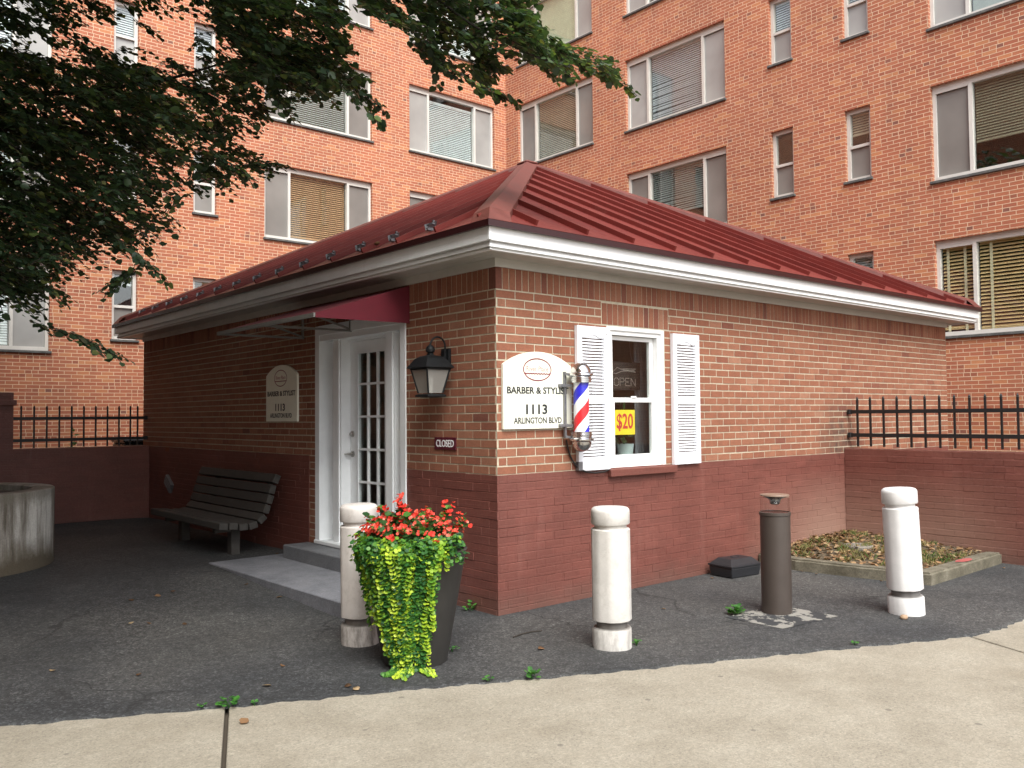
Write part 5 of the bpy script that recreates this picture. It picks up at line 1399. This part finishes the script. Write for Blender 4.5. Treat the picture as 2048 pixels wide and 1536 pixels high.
np_mesh('crown', V, F, M['treeleaf'], tree, rc, True)
tw.build('twigs', M['bark'], tree, recalc=False)

# ------------------------------------------------------------------ small weeds, fallen leaves, stone
def weed(x, y, s, n, label, grp='weeds in the paving edges'):
    o = empty('weed', (x, y, 0), label, 'weed', grp)
    C_, D_, N_, L_ = [], [], [], []
    for k in range(n):
        a = rng.uniform(0, 6.28); r_ = rng.uniform(0, s); z = rng.uniform(.01, s*.9)
        C_.append((x+r_*math.cos(a)*.7, y+r_*math.sin(a)*.7, z+hz(x, y))); D_.append((math.cos(a), math.sin(a), rng.uniform(-.1, .8))); N_.append((rng.uniform(-.3, .3), rng.uniform(-.5, 0), 1)); L_.append(rng.uniform(.25, .5)*s+.01)
    V, F = leaves(C_, D_, N_, L_, ROUND); np_mesh('foliage', V, F, M['weed'], o, nrg.random(len(F)))
    b = MB()
    for k in range(4): a = rng.uniform(0, 6.28); b.tube([(x, y, -.01+hz(x, y)), (x+.5*s*math.cos(a), y+.5*s*math.sin(a), s*.6+hz(x, y))], .002, 4)
    b.build('stem', M['weed'], o)
weed(-2.485, -.66, .055, 16, 'green weed sprouting at the end of the sidewalk joint')
weed(-2.60, -.58, .02, 6, 'tiny weed sprig just left of the joint weed'); weed(-2.36, -.72, .02, 6, 'tiny weed sprig just right of the joint weed')
weed(-.04, .30, .07, 9, 'round leaved weed at the foot of the shop side wall near the corner')
weed(-.90, -.60, .04, 6, 'small weed on the asphalt just right of the planter pot')
weed(-.90, -1.40, .05, 18, 'low weed at the asphalt edge between planter and middle bollard'); weed(-1.13, -1.27, .03, 8, 'tiny weed at the asphalt edge in front of the planter')
weed(1.42, -1.24, .07, 40, 'spreading weed behind the path light pad'); weed(.13, -1.33, .04, 10, 'small weed against the base of the middle bollard')
weed(1.24, -2.33, .025, 7, 'tiny weed at the asphalt edge in front of the path light')
fl = [(-2.095, 2.271), (-1.85, 2.307), (-1.74, 2.396), (-2.316, 1.587), (-2.206, 1.506), (-2.681, .266), (-1.905, -.137), (-2.151, -.486), (-1.834, -.787), (-1.81, -.909), (-1.98, 1.341), (-3.04, .752), (1.14, -.765), (-.398, -.966), (2.516, -.208), (3.47, -.60), (3.45, -.75), (3.54, -1.364), (5.1, -1.86), (-1.1, 2.3), (-1.08, 1.7), (-.2, 3.5)]
for i, (x, y) in enumerate(fl):
    a = rng.uniform(0, 6.28); V, F = leaves([(0, 0, .008)], [(math.cos(a), math.sin(a), .15)], [(rng.uniform(-.4, .4), rng.uniform(-.4, .4), 1)], [rng.uniform(.035, .06)])
    q = np_mesh('fallen_leaf', V, F, M['dead'], None, [rng.random()]*2); q.location = (x, y, hz(x, y))
    q.modifiers.new('t', 'SOLIDIFY').thickness = .001
    tag(q, 'dry brown leaf lying on the dark asphalt', 'leaf', 'dry leaves scattered on the asphalt')
for y, dx in ((4.62, .12), (4.55, .2), (4.74, .16), (3.1, .3), (1.5, .16)):
    a = rng.uniform(0, 6.28); V, F = leaves([(0, 0, .012)], [(math.cos(a), math.sin(a), .5)], [(-.4, 0, 1)], [rng.uniform(.05, .075)])
    q = np_mesh('fallen_leaf', V, F, M['dead'], None, [rng.random()]*2); q.location = (-OR+dx+.03, y, ZE+(dx+.03)*slope_l); q.modifiers.new('t', 'SOLIDIFY').thickness = .001
    tag(q, 'dry brown leaf caught on the red roof near the snow guards', 'leaf', 'dry leaves on the roof edge')
a = .5; V, F = leaves([(0, 0, .008)], [(math.cos(a), math.sin(a), .2)], [(.2, -.2, 1)], [.06]); q = np_mesh('fallen_leaf', V, F, M['dead'], None, [.5, .5]); q.location = (-2.543, -.959, -.01); tag(q, 'brown leaf lying on the pale sidewalk near the joint', 'leaf')
b = MB(); b.lathe([(.0005, -.004), (.03, .0), (.036, .012), (.028, .026), (.0005, .032)], (2.24, -2.20, 0), 10, lambda a, z: .006*math.sin(2*a+1)); tag(b.build('stone', simple('tan_stone', (.36, .24, .15), .8), None, 60), 'small tan stone beside the base of the leaning bollard', 'stone')
b = MB(); b.tube([(-.36, -.60, .006), (-.27, -.585, .01), (-.17, -.575, .007), (-.08, -.60, .006)], .005, 6); tag(b.build('stick', M['bark'], None), 'thin dark stick on the asphalt behind the middle bollard', 'stick')

# ------------------------------------------------------------------ light, sky, camera
SUN_EL, SUN_AZ = R(52), R(-113)     # direction towards the sun in plan (x axis = 0)
w = bpy.data.worlds.new('World'); S.world = w; w.use_nodes = True; nt = w.node_tree; nt.nodes.clear()
sky = nt.nodes.new('ShaderNodeTexSky'); sky.sky_type = 'NISHITA'; sky.sun_disc = False; sky.sun_elevation = SUN_EL; sky.sun_rotation = math.pi/2-SUN_AZ
sky.air_density = 1.0; sky.dust_density = 3.0; sky.ozone_density = 1.0
hs = nt.nodes.new('ShaderNodeHueSaturation'); hs.inputs['Saturation'].default_value = .30
bg = nt.nodes.new('ShaderNodeBackground'); bg.inputs[1].default_value = .15; ow = nt.nodes.new('ShaderNodeOutputWorld')
nt.links.new(sky.outputs[0], hs.inputs['Color']); nt.links.new(hs.outputs[0], bg.inputs[0]); nt.links.new(bg.outputs[0], ow.inputs[0])
sd = bpy.data.lights.new('sun', 'SUN'); sd.energy = 1.5; sd.angle = R(38); sd.color = (1, 1, .945)
so = bpy.data.objects.new('sun', sd); COL.objects.link(so)
to = Vector((math.cos(SUN_AZ)*math.cos(SUN_EL), math.sin(SUN_AZ)*math.cos(SUN_EL), math.sin(SUN_EL)))
so.rotation_euler = to.to_track_quat('Z', 'Y').to_euler(); so.location = (0, 0, 30)
cd = bpy.data.cameras.new('camera'); cd.sensor_width = 36; cd.lens = FPX/2048*36; cd.clip_end = 1000; cd.clip_start = .05
co = bpy.data.objects.new('camera', cd); COL.objects.link(co)
mw = Matrix((Rv, Uv, -Fv)).transposed().to_4x4(); mw.translation = CAM; co.matrix_world = mw
S.camera = co
S.view_settings.view_transform = 'Standard'; S.view_settings.look = 'None'; S.view_settings.gamma = 1; S.view_settings.exposure = 1.25
